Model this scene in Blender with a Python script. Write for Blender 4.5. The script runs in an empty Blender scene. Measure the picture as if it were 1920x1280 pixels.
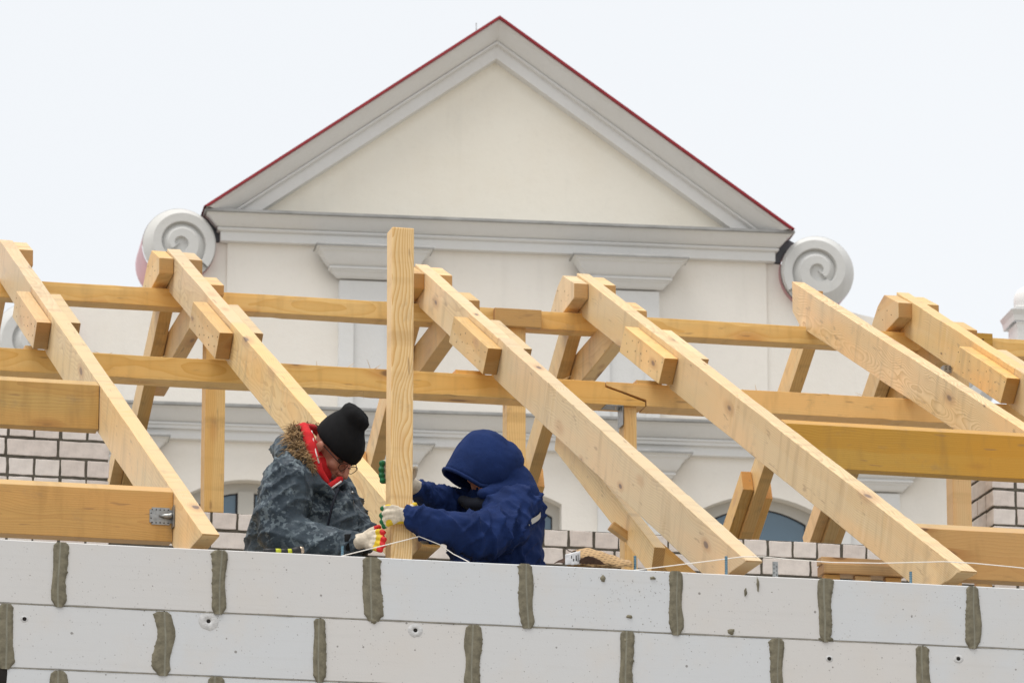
import bpy, bmesh, math, random
from mathutils import Vector, Matrix, noise
random.seed(7)
scene = bpy.context.scene
COL = scene.collection
R = math.radians
ZT = 5.7627                 # top of the front block wall
PITCH = R(24.243); TP = math.tan(PITCH); CP = math.cos(PITCH); SP = math.sin(PITCH)
KZ = 5.78                   # roof plane: z = KZ + TP*y

# ------------------------------------------------------------------ camera
cam = bpy.data.cameras.new('camera'); camo = bpy.data.objects.new('camera', cam); COL.objects.link(camo)
cam.sensor_width = 36; cam.lens = 187.5; cam.clip_end = 3000; cam.clip_start = 0.5
camo.location = (-4.7019, -19.5676, 1.6)
camo.rotation_euler = (R(90+14.0764), 0, R(-13.3584))
cam.dof.use_dof = True; cam.dof.focus_distance = 21.5; cam.dof.aperture_fstop = 18
scene.camera = camo
# ------------------------------------------------------------------ light
SUN_EL, SUN_AZ = 70, 245      # elevation, compass angle from +y
w = bpy.data.worlds.new('World'); scene.world = w; w.use_nodes = True
nt = w.node_tree; nt.nodes.clear()
sky = nt.nodes.new('ShaderNodeTexSky'); sky.sky_type = 'NISHITA'; sky.sun_disc = False
sky.sun_elevation = R(SUN_EL); sky.sun_rotation = R(SUN_AZ); sky.air_density = 1.0; sky.dust_density = 3.0
mx = nt.nodes.new('ShaderNodeMix'); mx.data_type = 'RGBA'
sc_ = nt.nodes.new('ShaderNodeVectorMath'); sc_.operation = 'SCALE'; sc_.inputs[3].default_value = 0.10
nt.links.new(sky.outputs[0], sc_.inputs[0])
mx.inputs[0].default_value = 0.90                       # closed cloud cover over the clear sky
nt.links.new(sc_.outputs[0], mx.inputs[6])
tcw = nt.nodes.new('ShaderNodeTexCoord'); cn = nt.nodes.new('ShaderNodeTexNoise'); cn.inputs['Scale'].default_value = 2.2; cn.inputs['Detail'].default_value = 5
nt.links.new(tcw.outputs['Generated'], cn.inputs['Vector'])
cm = nt.nodes.new('ShaderNodeMix'); cm.data_type = 'RGBA'; cm.inputs[6].default_value = (0.490, 0.502, 0.513, 1); cm.inputs[7].default_value = (0.540, 0.546, 0.550, 1)
nt.links.new(cn.outputs[0], cm.inputs[0]); nt.links.new(cm.outputs[2], mx.inputs[7])
bg = nt.nodes.new('ShaderNodeBackground'); out = nt.nodes.new('ShaderNodeOutputWorld')
nt.links.new(mx.outputs[2], bg.inputs[0]); nt.links.new(bg.outputs[0], out.inputs[0]); bg.inputs[1].default_value = 1.0
sl = bpy.data.lights.new('sun', 'SUN'); sl.energy = 1.5; sl.angle = R(45); sl.color = (1.0, 0.965, 0.91)
so = bpy.data.objects.new('sun', sl); COL.objects.link(so)
sd = Vector((math.sin(R(SUN_AZ))*math.cos(R(SUN_EL)), math.cos(R(SUN_AZ))*math.cos(R(SUN_EL)), math.sin(R(SUN_EL))))
so.rotation_euler = sd.to_track_quat('Z', 'Y').to_euler(); so.location = (0, 0, 40)
vs = scene.view_settings; vs.view_transform = 'Standard'; vs.look = 'None'; vs.gamma = 1; vs.exposure = 0.90

# ------------------------------------------------------------------ materials
def new_mat(name):
    m = bpy.data.materials.new(name); m.use_nodes = True
    n = m.node_tree; b = n.nodes['Principled BSDF']; return m, n, b
def N(n, t, **kw):
    x = n.nodes.new(t)
    for k, v in kw.items(): setattr(x, k, v)
    return x
def math_(n, op, a, b=None, c=None):
    x = N(n, 'ShaderNodeMath', operation=op)
    for i, v in enumerate((a, b, c)):
        if v is None: continue
        if isinstance(v, (int, float)): x.inputs[i].default_value = v
        else: n.links.new(v, x.inputs[i])
    return x.outputs[0]
def mixc(n, fac, a, b, blend='MIX'):
    x = N(n, 'ShaderNodeMix', data_type='RGBA', blend_type=blend)
    for i, v in ((0, fac), (6, a), (7, b)):
        if isinstance(v, (int, float)): x.inputs[i].default_value = v
        elif isinstance(v, tuple): x.inputs[i].default_value = (*v, 1) if len(v) == 3 else v
        else: n.links.new(v, x.inputs[i])
    return x.outputs[2]
def ramp(n, v, lo, hi):
    x = N(n, 'ShaderNodeMapRange', interpolation_type='SMOOTHSTEP'); n.links.new(v, x.inputs[0])
    x.inputs[1].default_value = lo; x.inputs[2].default_value = hi; return x.outputs[0]
def noise_(n, vec, scale, detail=3, rough=0.55):
    x = N(n, 'ShaderNodeTexNoise'); x.inputs['Scale'].default_value = scale; x.inputs['Detail'].default_value = detail
    x.inputs['Roughness'].default_value = rough
    if vec is not None: n.links.new(vec, x.inputs['Vector'])
    return x.outputs[0]
def vmul(n, vec, s):
    x = N(n, 'ShaderNodeVectorMath', operation='MULTIPLY'); n.links.new(vec, x.inputs[0]); x.inputs[1].default_value = s
    return x.outputs[0]
def bump(n, b, h, strength, dist):
    x = N(n, 'ShaderNodeBump'); x.inputs['Strength'].default_value = strength; x.inputs['Distance'].default_value = dist
    n.links.new(h, x.inputs['Height']); n.links.new(x.outputs[0], b.inputs['Normal'])

def wood(name, pale, dark, ring=230.0, contrast=0.5, tint=0.25, knot=0.75, wob=0.022, knot_col=(0.15, 0.062, 0.022), tintcol=None, heart_amt=0.6, gloss=(0.55, 0.5)):
    """sawn softwood: growth rings round a pith that lies off the board, drifting along its length (local x)"""
    m, n, b = new_mat(name)
    tc = N(n, 'ShaderNodeTexCoord'); oi = N(n, 'ShaderNodeObjectInfo')
    rnd = oi.outputs['Random']
    off = N(n, 'ShaderNodeCombineXYZ')
    n.links.new(math_(n, 'MULTIPLY', rnd, 37.0), off.inputs[0])
    n.links.new(math_(n, 'SUBTRACT', math_(n, 'FRACT', math_(n, 'MULTIPLY', rnd, 17.3)), 0.5), off.inputs[1])
    n.links.new(math_(n, 'SUBTRACT', math_(n, 'FRACT', math_(n, 'MULTIPLY', rnd, 53.9)), 0.5), off.inputs[2])
    o2 = vmul(n, off.outputs[0], (1, 0.16, 0.30))
    ad = N(n, 'ShaderNodeVectorMath', operation='ADD'); n.links.new(tc.outputs['Object'], ad.inputs[0]); n.links.new(o2, ad.inputs[1])
    v = ad.outputs[0]
    # knots
    kv = vmul(n, v, (2.6, 8.0, 8.0))
    vo = N(n, 'ShaderNodeTexVoronoi'); vo.inputs['Scale'].default_value = 1.0; n.links.new(kv, vo.inputs['Vector']); vo.inputs['Randomness'].default_value = 1.0
    kd = vo.outputs['Distance']
    near = N(n, 'ShaderNodeMapRange', interpolation_type='SMOOTHSTEP'); n.links.new(kd, near.inputs[0])
    near.inputs[1].default_value = 0.0; near.inputs[2].default_value = 0.42; near.inputs[3].default_value = 1.0; near.inputs[4].default_value = 0.0
    s = N(n, 'ShaderNodeSeparateXYZ'); n.links.new(v, s.inputs[0])
    wv = vmul(n, v, (0.9, 2.5, 2.5))
    wn1 = math_(n, 'MULTIPLY', math_(n, 'SUBTRACT', noise_(n, wv, 1.3, 2), 0.5), wob*4)
    wv2 = vmul(n, v, (5.0, 12, 12))
    wn2 = math_(n, 'MULTIPLY', math_(n, 'SUBTRACT', noise_(n, wv2, 1.0, 2), 0.5), wob*0.45)
    rr = math_(n, 'SQRT', math_(n, 'ADD', math_(n, 'POWER', math_(n, 'ADD', s.outputs[1], 0.07), 2), math_(n, 'POWER', s.outputs[2], 2)))
    rr = math_(n, 'ADD', math_(n, 'ADD', rr, wn1), math_(n, 'ADD', wn2, math_(n, 'MULTIPLY', near.outputs[0], 0.014)))
    ph = math_(n, 'FRACT', math_(n, 'MULTIPLY', rr, ring/6.283*1.0))
    late = math_(n, 'POWER', ph, 2.2)                                  # soft early wood rising to a dark late-wood line
    fib = noise_(n, vmul(n, v, (3, 160, 160)), 1.0, 3, 0.6)
    big = noise_(n, vmul(n, v, (0.8, 4, 4)), 1.0, 3)
    col = mixc(n, math_(n, 'MULTIPLY', late, contrast), pale, dark)
    heart = ramp(n, rr, 0.135, 0.118)
    col = mixc(n, math_(n, 'MULTIPLY', heart, heart_amt), col, (0.93, 0.80, 0.58), 'MULTIPLY')
    col = mixc(n, math_(n, 'MULTIPLY', fib, 0.22), col, tuple(c*0.72 for c in dark))
    warm = tintcol or (min(1, pale[0]*1.05), pale[1]*0.84, pale[2]*0.62)
    col = mixc(n, math_(n, 'MULTIPLY', ramp(n, big, 0.42, 0.68), 0.6), col, warm)
    hv = N(n, 'ShaderNodeHueSaturation'); n.links.new(col, hv.inputs['Color'])
    n.links.new(math_(n, 'ADD', math_(n, 'MULTIPLY', math_(n, 'FRACT', math_(n, 'MULTIPLY', rnd, 7.7)), tint), 1-tint*0.6), hv.inputs['Value'])
    n.links.new(math_(n, 'ADD', math_(n, 'MULTIPLY', math_(n, 'FRACT', math_(n, 'MULTIPLY', rnd, 29.1)), 0.22), 0.9), hv.inputs['Saturation'])
    kk = N(n, 'ShaderNodeMapRange', interpolation_type='SMOOTHSTEP'); n.links.new(kd, kk.inputs[0])
    ks = N(n, 'ShaderNodeSeparateColor'); n.links.new(vo.outputs['Color'], ks.inputs[0])
    kr = math_(n, 'MULTIPLY', math_(n, 'POWER', ks.outputs[0], 2.2), 0.20)                 # most cells carry only a pin knot or none
    n.links.new(math_(n, 'MULTIPLY', kr, 0.62), kk.inputs[1]); n.links.new(math_(n, 'ADD', kr, 0.012), kk.inputs[2]); kk.inputs[3].default_value = knot; kk.inputs[4].default_value = 0.0
    halo = N(n, 'ShaderNodeMapRange', interpolation_type='SMOOTHSTEP'); n.links.new(kd, halo.inputs[0])
    n.links.new(kr, halo.inputs[1]); n.links.new(math_(n, 'MULTIPLY', kr, 2.6), halo.inputs[2]); halo.inputs[3].default_value = 0.55; halo.inputs[4].default_value = 0.0
    kin = mixc(n, noise_(n, vmul(n, v, (60, 60, 60)), 1.0, 2), knot_col, tuple(c*0.42 for c in knot_col))
    col = mixc(n, halo.outputs[0], hv.outputs[0], (dark[0]*0.80, dark[1]*0.62, dark[2]*0.5))
    col = mixc(n, kk.outputs[0], col, kin)
    # end grain drinks light
    ge = N(n, 'ShaderNodeNewGeometry'); vt = N(n, 'ShaderNodeVectorTransform', vector_type='NORMAL', convert_from='WORLD', convert_to='OBJECT'); n.links.new(ge.outputs['True Normal'], vt.inputs[0])
    sn = N(n, 'ShaderNodeSeparateXYZ'); n.links.new(vt.outputs[0], sn.inputs[0])
    eg = ramp(n, math_(n, 'ABSOLUTE', sn.outputs[0]), 0.55, 0.8)
    saw = noise_(n, vmul(n, v, (40, 12, 160)), 1.0, 3, 0.6)
    ecol = mixc(n, 1.0, col, mixc(n, saw, (0.58, 0.46, 0.32), (0.78, 0.64, 0.46)), 'MULTIPLY')
    col = mixc(n, eg, col, ecol)
    # saw blade bands across the stick, resin streaks along it
    band = noise_(n, vmul(n, v, (11, 0.8, 2.2)), 1.0, 3, 0.55)
    col = mixc(n, math_(n, 'MULTIPLY', ramp(n, band, 0.48, 0.72), 0.36), col, tuple(c*0.62 for c in dark))
    rs = noise_(n, vmul(n, v, (7, 42, 42)), 1.0, 2, 0.5)
    col = mixc(n, math_(n, 'MULTIPLY', ramp(n, rs, 0.66, 0.76), 0.55), col, (0.27, 0.145, 0.055))
    # grime and handling marks
    gr = noise_(n, vmul(n, v, (6, 9, 9)), 1.0, 5, 0.7)
    col = mixc(n, math_(n, 'MULTIPLY', ramp(n, gr, 0.56, 0.78), 0.38), col, (0.22, 0.16, 0.10))
    n.links.new(col, b.inputs['Base Color']); b.inputs['Roughness'].default_value = gloss[0]; b.inputs['Specular IOR Level'].default_value = gloss[1]; b.inputs['Sheen Weight'].default_value = 0.10; b.inputs['Sheen Roughness'].default_value = 0.45
    h = math_(n, 'ADD', math_(n, 'MULTIPLY', late, 0.4), math_(n, 'ADD', fib, math_(n, 'MULTIPLY', gr, 0.8)))
    bump(n, b, h, 0.35, 0.0015)
    return m

M = {}
M['rafter'] = wood('pale_sawn_spruce', (0.78, 0.580, 0.295), (0.53, 0.335, 0.128), 700, 0.78, 0.26, 0.92, heart_amt=0.35, gloss=(0.46, 0.7))
M['purlin'] = wood('amber_sawn_pine', (0.88, 0.595, 0.255), (0.68, 0.37, 0.095), 620, 0.55, 0.24, heart_amt=0.55)
M['board'] = wood('honey_board', (0.60, 0.372, 0.100), (0.43, 0.225, 0.045), 760, 0.55, 0.26, gloss=(0.5, 0.5))
M['post'] = wood('planed_pine', (0.86, 0.645, 0.365), (0.62, 0.345, 0.115), 640, 0.95, 0.05, 0.7, 0.045, heart_amt=0.12)
M['jack'] = wood('fresh_knotty_spruce', (0.80, 0.59, 0.335), (0.50, 0.315, 0.12), 700, 0.95, 0.05, 0.8, 0.05, heart_amt=0.15, gloss=(0.46, 0.7))
M['cleat'] = wood('orange_block', (0.75, 0.535, 0.262), (0.53, 0.32, 0.115), 700, 0.5, 0.26)
M['rough'] = wood('rough_old_timber', (0.58, 0.37, 0.15), (0.40, 0.21, 0.07), 600, 0.6, 0.2)

def plain(name, c, rough=0.7, metal=0.0, nscale=0, namt=0.0, bumpd=0.0, bscale=60, spec=0.3, coord='Object'):
    m, n, b = new_mat(name)
    b.inputs['Roughness'].default_value = rough; b.inputs['Metallic'].default_value = metal; b.inputs['Specular IOR Level'].default_value = spec
    b.inputs['Base Color'].default_value = (*c, 1)
    tc = N(n, 'ShaderNodeTexCoord')
    if namt:
        f = noise_(n, tc.outputs[coord], nscale, 6, 0.65)
        col = mixc(n, ramp(n, f, 0.3, 0.7), tuple(x*(1-namt) for x in c), tuple(min(1, x*(1+namt*0.6)) for x in c))
        n.links.new(col, b.inputs['Base Color'])
    if bumpd:
        bump(n, b, noise_(n, tc.outputs[coord], bscale, 5, 0.65), 0.6, bumpd)
    return m

def aac():
    m, n, b = new_mat('aerated_concrete')
    tc = N(n, 'ShaderNodeTexCoord'); oi = N(n, 'ShaderNodeObjectInfo')
    ad = N(n, 'ShaderNodeVectorMath', operation='ADD'); n.links.new(tc.outputs['Object'], ad.inputs[0])
    cx = N(n, 'ShaderNodeCombineXYZ'); n.links.new(math_(n, 'MULTIPLY', oi.outputs['Random'], 91.0), cx.inputs[0]); n.links.new(math_(n, 'MULTIPLY', oi.outputs['Random'], 13.0), cx.inputs[2])
    n.links.new(cx.outputs[0], ad.inputs[1]); v = ad.outputs[0]
    base = mixc(n, ramp(n, oi.outputs['Random'], 0.3, 0.9), (0.630, 0.648, 0.668), (0.650, 0.634, 0.618))
    cl = noise_(n, v, 3.2, 5, 0.6)
    base = mixc(n, math_(n, 'MULTIPLY', ramp(n, cl, 0.44, 0.74), 0.5), base, (0.655, 0.615, 0.57))
    st = noise_(n, vmul(n, v, (2, 2, 60)), 1.0, 3, 0.6)                    # wire-cut streaks
    base = mixc(n, math_(n, 'MULTIPLY', ramp(n, st, 0.5, 0.75), 0.12), base, (0.50, 0.49, 0.47))
    dirt = noise_(n, v, 26, 6, 0.75)
    zone = ramp(n, noise_(n, v, 2.1, 2), 0.42, 0.66)
    base = mixc(n, math_(n, 'MULTIPLY', math_(n, 'MULTIPLY', ramp(n, dirt, 0.62, 0.70), zone), 0.55), base, (0.40, 0.355, 0.28))
    # pores
    vo = N(n, 'ShaderNodeTexVoronoi'); vo.inputs['Scale'].default_value = 30; n.links.new(v, vo.inputs['Vector'])
    vo2 = N(n, 'ShaderNodeTexVoronoi'); vo2.inputs['Scale'].default_value = 95; n.links.new(v, vo2.inputs['Vector'])
    sz = N(n, 'ShaderNodeSeparateColor'); n.links.new(vo.outputs['Color'], sz.inputs[0])
    thr = math_(n, 'MULTIPLY', math_(n, 'POWER', sz.outputs[0], 8.0), 0.17)
    sz2 = N(n, 'ShaderNodeSeparateColor'); n.links.new(vo2.outputs['Color'], sz2.inputs[0])
    thr2 = math_(n, 'MULTIPLY', math_(n, 'POWER', sz2.outputs[0], 4.5), 0.27)
    p1 = math_(n, 'LESS_THAN', vo.outputs['Distance'], thr); p2 = math_(n, 'LESS_THAN', vo2.outputs['Distance'], thr2)
    pore = math_(n, 'MAXIMUM', p1, math_(n, 'MULTIPLY', p2, 0.45))
    base = mixc(n, math_(n, 'MULTIPLY', pore, 0.75), base, (0.20, 0.185, 0.17))
    n.links.new(base, b.inputs['Base Color']); b.inputs['Roughness'].default_value = 0.92; b.inputs['Specular IOR Level'].default_value = 0.1
    h = math_(n, 'SUBTRACT', math_(n, 'ADD', math_(n, 'MULTIPLY', noise_(n, v, 150, 4, 0.7), 0.5), math_(n, 'MULTIPLY', dirt, 0.5)), math_(n, 'MULTIPLY', pore, 1.2))
    bump(n, b, h, 0.4, 0.002)
    return m
M['aac'] = aac()
M['mortar'] = plain('olive_grey_mortar', (0.195, 0.176, 0.125), 0.85, 0, 22, 0.32, 0.005, 60)
M['mortar_wet'] = plain('smooth_grey_mortar', (0.235, 0.225, 0.175), 0.6, 0, 14, 0.2, 0.002, 50)
M['bed'] = plain('thin_bed_mortar', (0.27, 0.25, 0.21), 0.9, 0, 30, 0.3, 0.003, 60)
M['brick'] = plain('silicate_brick', (0.735, 0.665, 0.62), 0.9, 0, 16, 0.12, 0.003, 40, 0.1)
M['brick2'] = plain('silicate_brick_pale', (0.79, 0.735, 0.695), 0.9, 0, 16, 0.10, 0.003, 40, 0.1)
M['bmortar'] = plain('dark_mortar', (0.125, 0.113, 0.093), 0.95, 0, 25, 0.25, 0.006, 40, 0.1)
def stucco(name, c, streak):
    m, n, b = new_mat(name)
    tc = N(n, 'ShaderNodeTexCoord'); v = tc.outputs['Object']
    big = noise_(n, v, 0.8, 5, 0.65); fine = noise_(n, v, 9, 6, 0.7)
    col = mixc(n, math_(n, 'MULTIPLY', ramp(n, big, 0.40, 0.72), 0.35), c, tuple(x*y for x, y in zip(c, (0.94, 0.90, 0.84))))
    col = mixc(n, math_(n, 'MULTIPLY', ramp(n, fine, 0.5, 0.8), 0.16), col, tuple(x*0.74 for x in c))
    sv = noise_(n, vmul(n, v, (5, 5, 0.5)), 1.0, 4, 0.6)
    col = mixc(n, math_(n, 'MULTIPLY', ramp(n, sv, 0.55, 0.8), streak), col, tuple(x*0.66 for x in c))
    n.links.new(col, b.inputs['Base Color']); b.inputs['Roughness'].default_value = 0.9; b.inputs['Specular IOR Level'].default_value = 0.1
    bump(n, b, fine, 0.5, 0.01)
    return m
M['stucco'] = stucco('cream_stucco', (0.87, 0.83, 0.735), 0.12)
M['stucco2'] = stucco('pale_stucco', (0.87, 0.83, 0.765), 0.14)
M['trim'] = stucco('grey_white_trim', (0.765, 0.765, 0.755), 0.14)
M['scroll'] = stucco('grey_scroll_plaster', (0.63, 0.63, 0.615), 0.25)
M['flash'] = plain('zinc_flashing', (0.38, 0.375, 0.36), 0.45, 0.5, 3, 0.2)
M['dflash'] = plain('dark_flashing', (0.12, 0.125, 0.135), 0.5, 0.3)
M['red'] = plain('red_roof_metal', (0.27, 0.015, 0.022), 0.4, 0.0, 4, 0.12)
M['pink'] = plain('faded_red_coping', (0.47, 0.22, 0.24), 0.35, 0.0, 3, 0.12, spec=0.5)
m, n, b = new_mat('sky_tint_glass'); b.inputs['Base Color'].default_value = (0.10, 0.165, 0.225, 1); b.inputs['Roughness'].default_value = 0.06; b.inputs['Specular IOR Level'].default_value = 0.7; M['glass'] = m  # blue of the reflected sky is put into the base colour
M['frame'] = plain('shaded_reveal_frame', (0.52, 0.50, 0.455), 0.5)  # greyed in its colour to suggest the shaded arch reveal
M['dark_frame'] = plain('dark_gasket', (0.03, 0.03, 0.035), 0.5)
M['zinc'] = plain('galvanised_steel', (0.34, 0.345, 0.34), 0.38, 0.85, 40, 0.25, 0.0006, 90, 0.5)
M['rod'] = plain('zinc_blue_rod', (0.13, 0.23, 0.30), 0.4, 0.7, 200, 0.25, 0.0008, 300, 0.5)
M['nail'] = plain('dark_nail', (0.035, 0.025, 0.02), 0.6, 0.4)
M['string'] = plain('white_cord', (0.78, 0.74, 0.68), 0.8)
M['hole'] = plain('hole_shade_and_print', (0.02, 0.018, 0.016), 0.95)  # near black for the unlit inside of holes, also for print
M['powder'] = plain('block_powder', (0.60, 0.60, 0.60), 0.95, 0, 60, 0.15, 0.004, 90)
M['ground'] = plain('bare_ground', (0.30, 0.27, 0.23), 0.95, 0, 0.4, 0.25, 0.03, 2)
M['slab'] = plain('concrete_slab', (0.36, 0.35, 0.33), 0.9, 0, 2, 0.2)

# ------------------------------------------------------------------ helpers
def link(o, parent=None):
    COL.objects.link(o)
    if parent is not None: o.parent = parent
    return o
def tag(o, label, cat, group=None):
    o['label'] = label; o['category'] = cat
    if group: o['group'] = group
    return o
def empty(name, loc=(0, 0, 0), mat=None):
    o = bpy.data.objects.new(name, None); o.empty_display_size = 0.1; COL.objects.link(o)
    if mat is not None: o.matrix_world = mat
    else: o.location = loc
    return o
def mesh_obj(name, bm, mat, parent=None, matrix=None, smooth=False):
    bmesh.ops.recalc_face_normals(bm, faces=bm.faces[:])
    me = bpy.data.meshes.new(name); bm.to_mesh(me); bm.free()
    for mm in (mat if isinstance(mat, (list, tuple)) else [mat]): me.materials.append(mm)
    if smooth:
        for p in me.polygons: p.use_smooth = True
    o = bpy.data.objects.new(name, me); link(o, parent)
    if matrix is not None:
        if parent is None: o.matrix_world = matrix
        else: o.matrix_local = matrix
    return o
def frame(o, ex, ey):
    ex = Vector(ex).normalized(); ey = Vector(ey); ey = (ey - ex*ey.dot(ex)).normalized(); ez = ex.cross(ey)
    m = Matrix.Identity(4)
    for i in range(3): m[i][0], m[i][1], m[i][2], m[i][3] = ex[i], ey[i], ez[i], o[i]
    return m
def box_bm(bm, a, b):
    v = [bm.verts.new((x, y, z)) for x in (a[0], b[0]) for y in (a[1], b[1]) for z in (a[2], b[2])]
    for f in ((0,1,3,2),(4,6,7,5),(0,4,5,1),(2,3,7,6),(0,2,6,4),(1,5,7,3)): bm.faces.new([v[i] for i in f])
    return v
def prism_bm(poly, t0, t1, axis):
    """polygon extruded along an axis. axis 'y': poly is (x,z); axis 'x': poly is (y,z)"""
    bm = bmesh.new()
    mk = (lambda p, t: (p[0], t, p[1])) if axis == 'y' else ((lambda p, t: (t, p[0], p[1])) if axis == 'x' else (lambda p, t: (p[0], p[1], t)))
    A = [bm.verts.new(mk(p, t0)) for p in poly]; B = [bm.verts.new(mk(p, t1)) for p in poly]
    bm.faces.new(A); bm.faces.new(B[::-1])
    for i in range(len(poly)):
        j = (i+1) % len(poly); bm.faces.new([A[i], B[i], B[j], A[j]])
    bmesh.ops.recalc_face_normals(bm, faces=bm.faces[:])
    return bm
SEED = [0]
def timber(name, poly, t0, t1, mat, parent=None, matrix=None, axis='y', bev=0.0035, wob=0.0020, step=0.22, rough=0.0):
    """one sawn stick: prism with eased arrises, cut along its length and let wander a millimetre or two"""
    bm = prism_bm(poly, t0, t1, axis)
    bmesh.ops.bevel(bm, geom=bm.edges[:], offset=bev, segments=2, affect='EDGES', profile=0.6)
    xs = [v.co.x for v in bm.verts]; x0, x1 = min(xs), max(xs)
    nseg = int((x1-x0)/step)
    for i in range(1, nseg):
        x = x0+(x1-x0)*i/nseg
        bmesh.ops.bisect_plane(bm, geom=bm.verts[:]+bm.edges[:]+bm.faces[:], plane_co=(x, 0, 0), plane_no=(1, 0, 0))
    SEED[0] += 1; s = SEED[0]*3.7
    for v in bm.verts:
        if rough and x0+0.02 < v.co.x < x1-0.02:             # wane and torn grain along the arrises
            jag = max(0.0, noise.noise(Vector((v.co.x*3.1+s, v.co.y*7, v.co.z*5)))-0.12)*noise.noise(Vector((v.co.x*26, s, v.co.y*30+v.co.z*20)))
            v.co.y += rough*jag*2.0; v.co.z += rough*jag*2.6
        q = Vector((v.co.x*2.3+s, v.co.y*9, v.co.z*6))
        v.co.y += wob*noise.noise(q); v.co.z += wob*1.3*noise.noise(q+Vector((9.1, 3, 1)))
    return mesh_obj(name, bm, mat, parent, matrix)
def tube_bm(bm, pts, rad, seg=10, cap=True):
    pts = [Vector(p) for p in pts]
    if not isinstance(rad, (list, tuple)): rad = [rad]*len(pts)
    rings = []; up = Vector((0.13, 0.21, 0.97))
    for i, p in enumerate(pts):
        d = (pts[min(i+1, len(pts)-1)]-pts[max(i-1, 0)]).normalized()
        a = d.cross(up)
        if a.length < 0.05: a = d.cross(Vector((1, 0, 0)))
        a.normalize(); b_ = d.cross(a); up = -b_ if False else up
        rings.append([bm.verts.new(p+(a*math.cos(2*math.pi*k/seg)+b_*math.sin(2*math.pi*k/seg))*rad[i]) for k in range(seg)])
    for i in range(len(rings)-1):
        for k in range(seg):
            bm.faces.new([rings[i][k], rings[i][(k+1) % seg], rings[i+1][(k+1) % seg], rings[i+1][k]])
    if cap: bm.faces.new(rings[0][::-1]); bm.faces.new(rings[-1])
def nails(parent, pts, normal, mat=None, r=0.0032):
    """small nail heads, all of one piece of timber"""
    bm = bmesh.new(); nv = Vector(normal)
    for p in pts:
        p = Vector(p); a = nv.orthogonal().normalized(); b_ = nv.cross(a)
        A = [bm.verts.new(p+nv*0.0012+(a*math.cos(k*1.0472)+b_*math.sin(k*1.0472))*r*random.uniform(0.8, 1.3)) for k in range(6)]
        B = [bm.verts.new(v.co-nv*0.004) for v in A]
        bm.faces.new(A)
        for k in range(6): bm.faces.new([A[k], B[k], B[(k+1) % 6], A[(k+1) % 6]])
    o = mesh_obj('nail_heads', bm, M['nail'], parent); o['kind'] = 'stuff'; return o

# ================================================================== setting
def sheet(name, x0, x1, y0, y1, z, mat):
    bm = bmesh.new(); v = [bm.verts.new(p) for p in ((x0, y0, z), (x1, y0, z), (x1, y1, z), (x0, y1, z))]; bm.faces.new(v)
    o = mesh_obj(name, bm, mat); o['kind'] = 'structure'; return o
sheet('ground', -900, 900, -900, 900, 0, M['ground'])
bm = bmesh.new(); box_bm(bm, (-6, 0.32, ZT-1.0), (8, 6.36, ZT-0.78)); o = mesh_obj('attic_floor', bm, M['slab']); o['kind'] = 'structure'
FLOOR = ZT-0.78

# ================================================================== front block wall
BL, BH, BT = 0.6, 0.245, 0.15
wall = tag(empty('block_wall', (0, 0, 0)), 'low front wall of large pale aerated concrete blocks with smeared grey joints', 'wall')
def block_mesh(i):
    bm = bmesh.new(); rr = random.Random(i)
    box_bm(bm, (0.0015, 0, 0.0018), (BL-0.0015, BT, BH-0.0012))
    bmesh.ops.bevel(bm, geom=bm.edges[:], offset=0.003, segments=1, affect='EDGES')
    for k in range(1, 12):
        bmesh.ops.bisect_plane(bm, geom=bm.verts[:]+bm.edges[:]+bm.faces[:], plane_co=(BL*k/12, 0, 0), plane_no=(1, 0, 0))
    for v in bm.verts:
        q = Vector((v.co.x*7+i*5, v.co.z*7, v.co.y*3))
        v.co.z += 0.0015*noise.noise(q); v.co.y += 0.0012*noise.noise(q+Vector((4, 4, 4)))
    bmesh.ops.recalc_face_normals(bm, faces=bm.faces[:])
    me = bpy.data.meshes.new('block'); bm.to_mesh(me); bm.free(); me.materials.append(M['aac']); return me
BMESH = [block_mesh(i) for i in range(6)]
def smear_mesh(i, width, ragged=1.0, half=False):
    """mortar squeezed out of a butt joint and struck off: a ragged-edged patch a few millimetres proud, ridge down its middle"""
    bm = bmesh.new(); n_ = 46; rows = []
    for k in range(n_+1):
        t = k/n_; z = -0.006+t*(BH+0.008)
        taper = min(1, (1-t)*9+0.62)*min(1, t*5+0.45)
        wl = width*(0.5+0.28*noise.noise(Vector((t*2.2, i*7.3, 0))))*taper+0.0075*ragged*max(0, noise.noise(Vector((t*30, i*3.1, 5))))+0.002*noise.noise(Vector((t*11, i, 2)))
        wr = width*(0.5+0.22*noise.noise(Vector((t*2.2, i*7.3, 9))))*taper+0.0020*ragged*abs(noise.noise(Vector((t*40, i*3.1, 15))))+0.001*noise.noise(Vector((t*13, i, 12)))
        sh = 0.007*noise.noise(Vector((t*1.5, i*1.9, 20)))+0.010*noise.noise(Vector((i*5.1, 0.3, 0)))*(t-0.5)
        xs = [-wl, -wl*0.9, -wl*0.45, 0.002, 0.008, wr*0.55, wr*0.92, wr]
        ys = [0.003, -0.0035, -0.0042, -0.0050, -0.0036, -0.0042, -0.0035, 0.003]
        rows.append([bm.verts.new((x+sh, y+0.0012*noise.noise(Vector((x*60, z*30, i))), z)) for x, y in zip(xs, ys)])
    for a, b2 in zip(rows[:-1], rows[1:]):
        for c in range(7): bm.faces.new([a[c], a[c+1], b2[c+1], b2[c]])
    bmesh.ops.recalc_face_normals(bm, faces=bm.faces[:])
    me = bpy.data.meshes.new('mortar_joint'); bm.to_mesh(me); bm.free(); me.materials.append(M['mortar']); me.materials.append(M['mortar_wet'])
    for j, p in enumerate(me.polygons):
        p.use_smooth = True
        if j % 7 in (3,): p.material_index = 1
    return me
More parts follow.
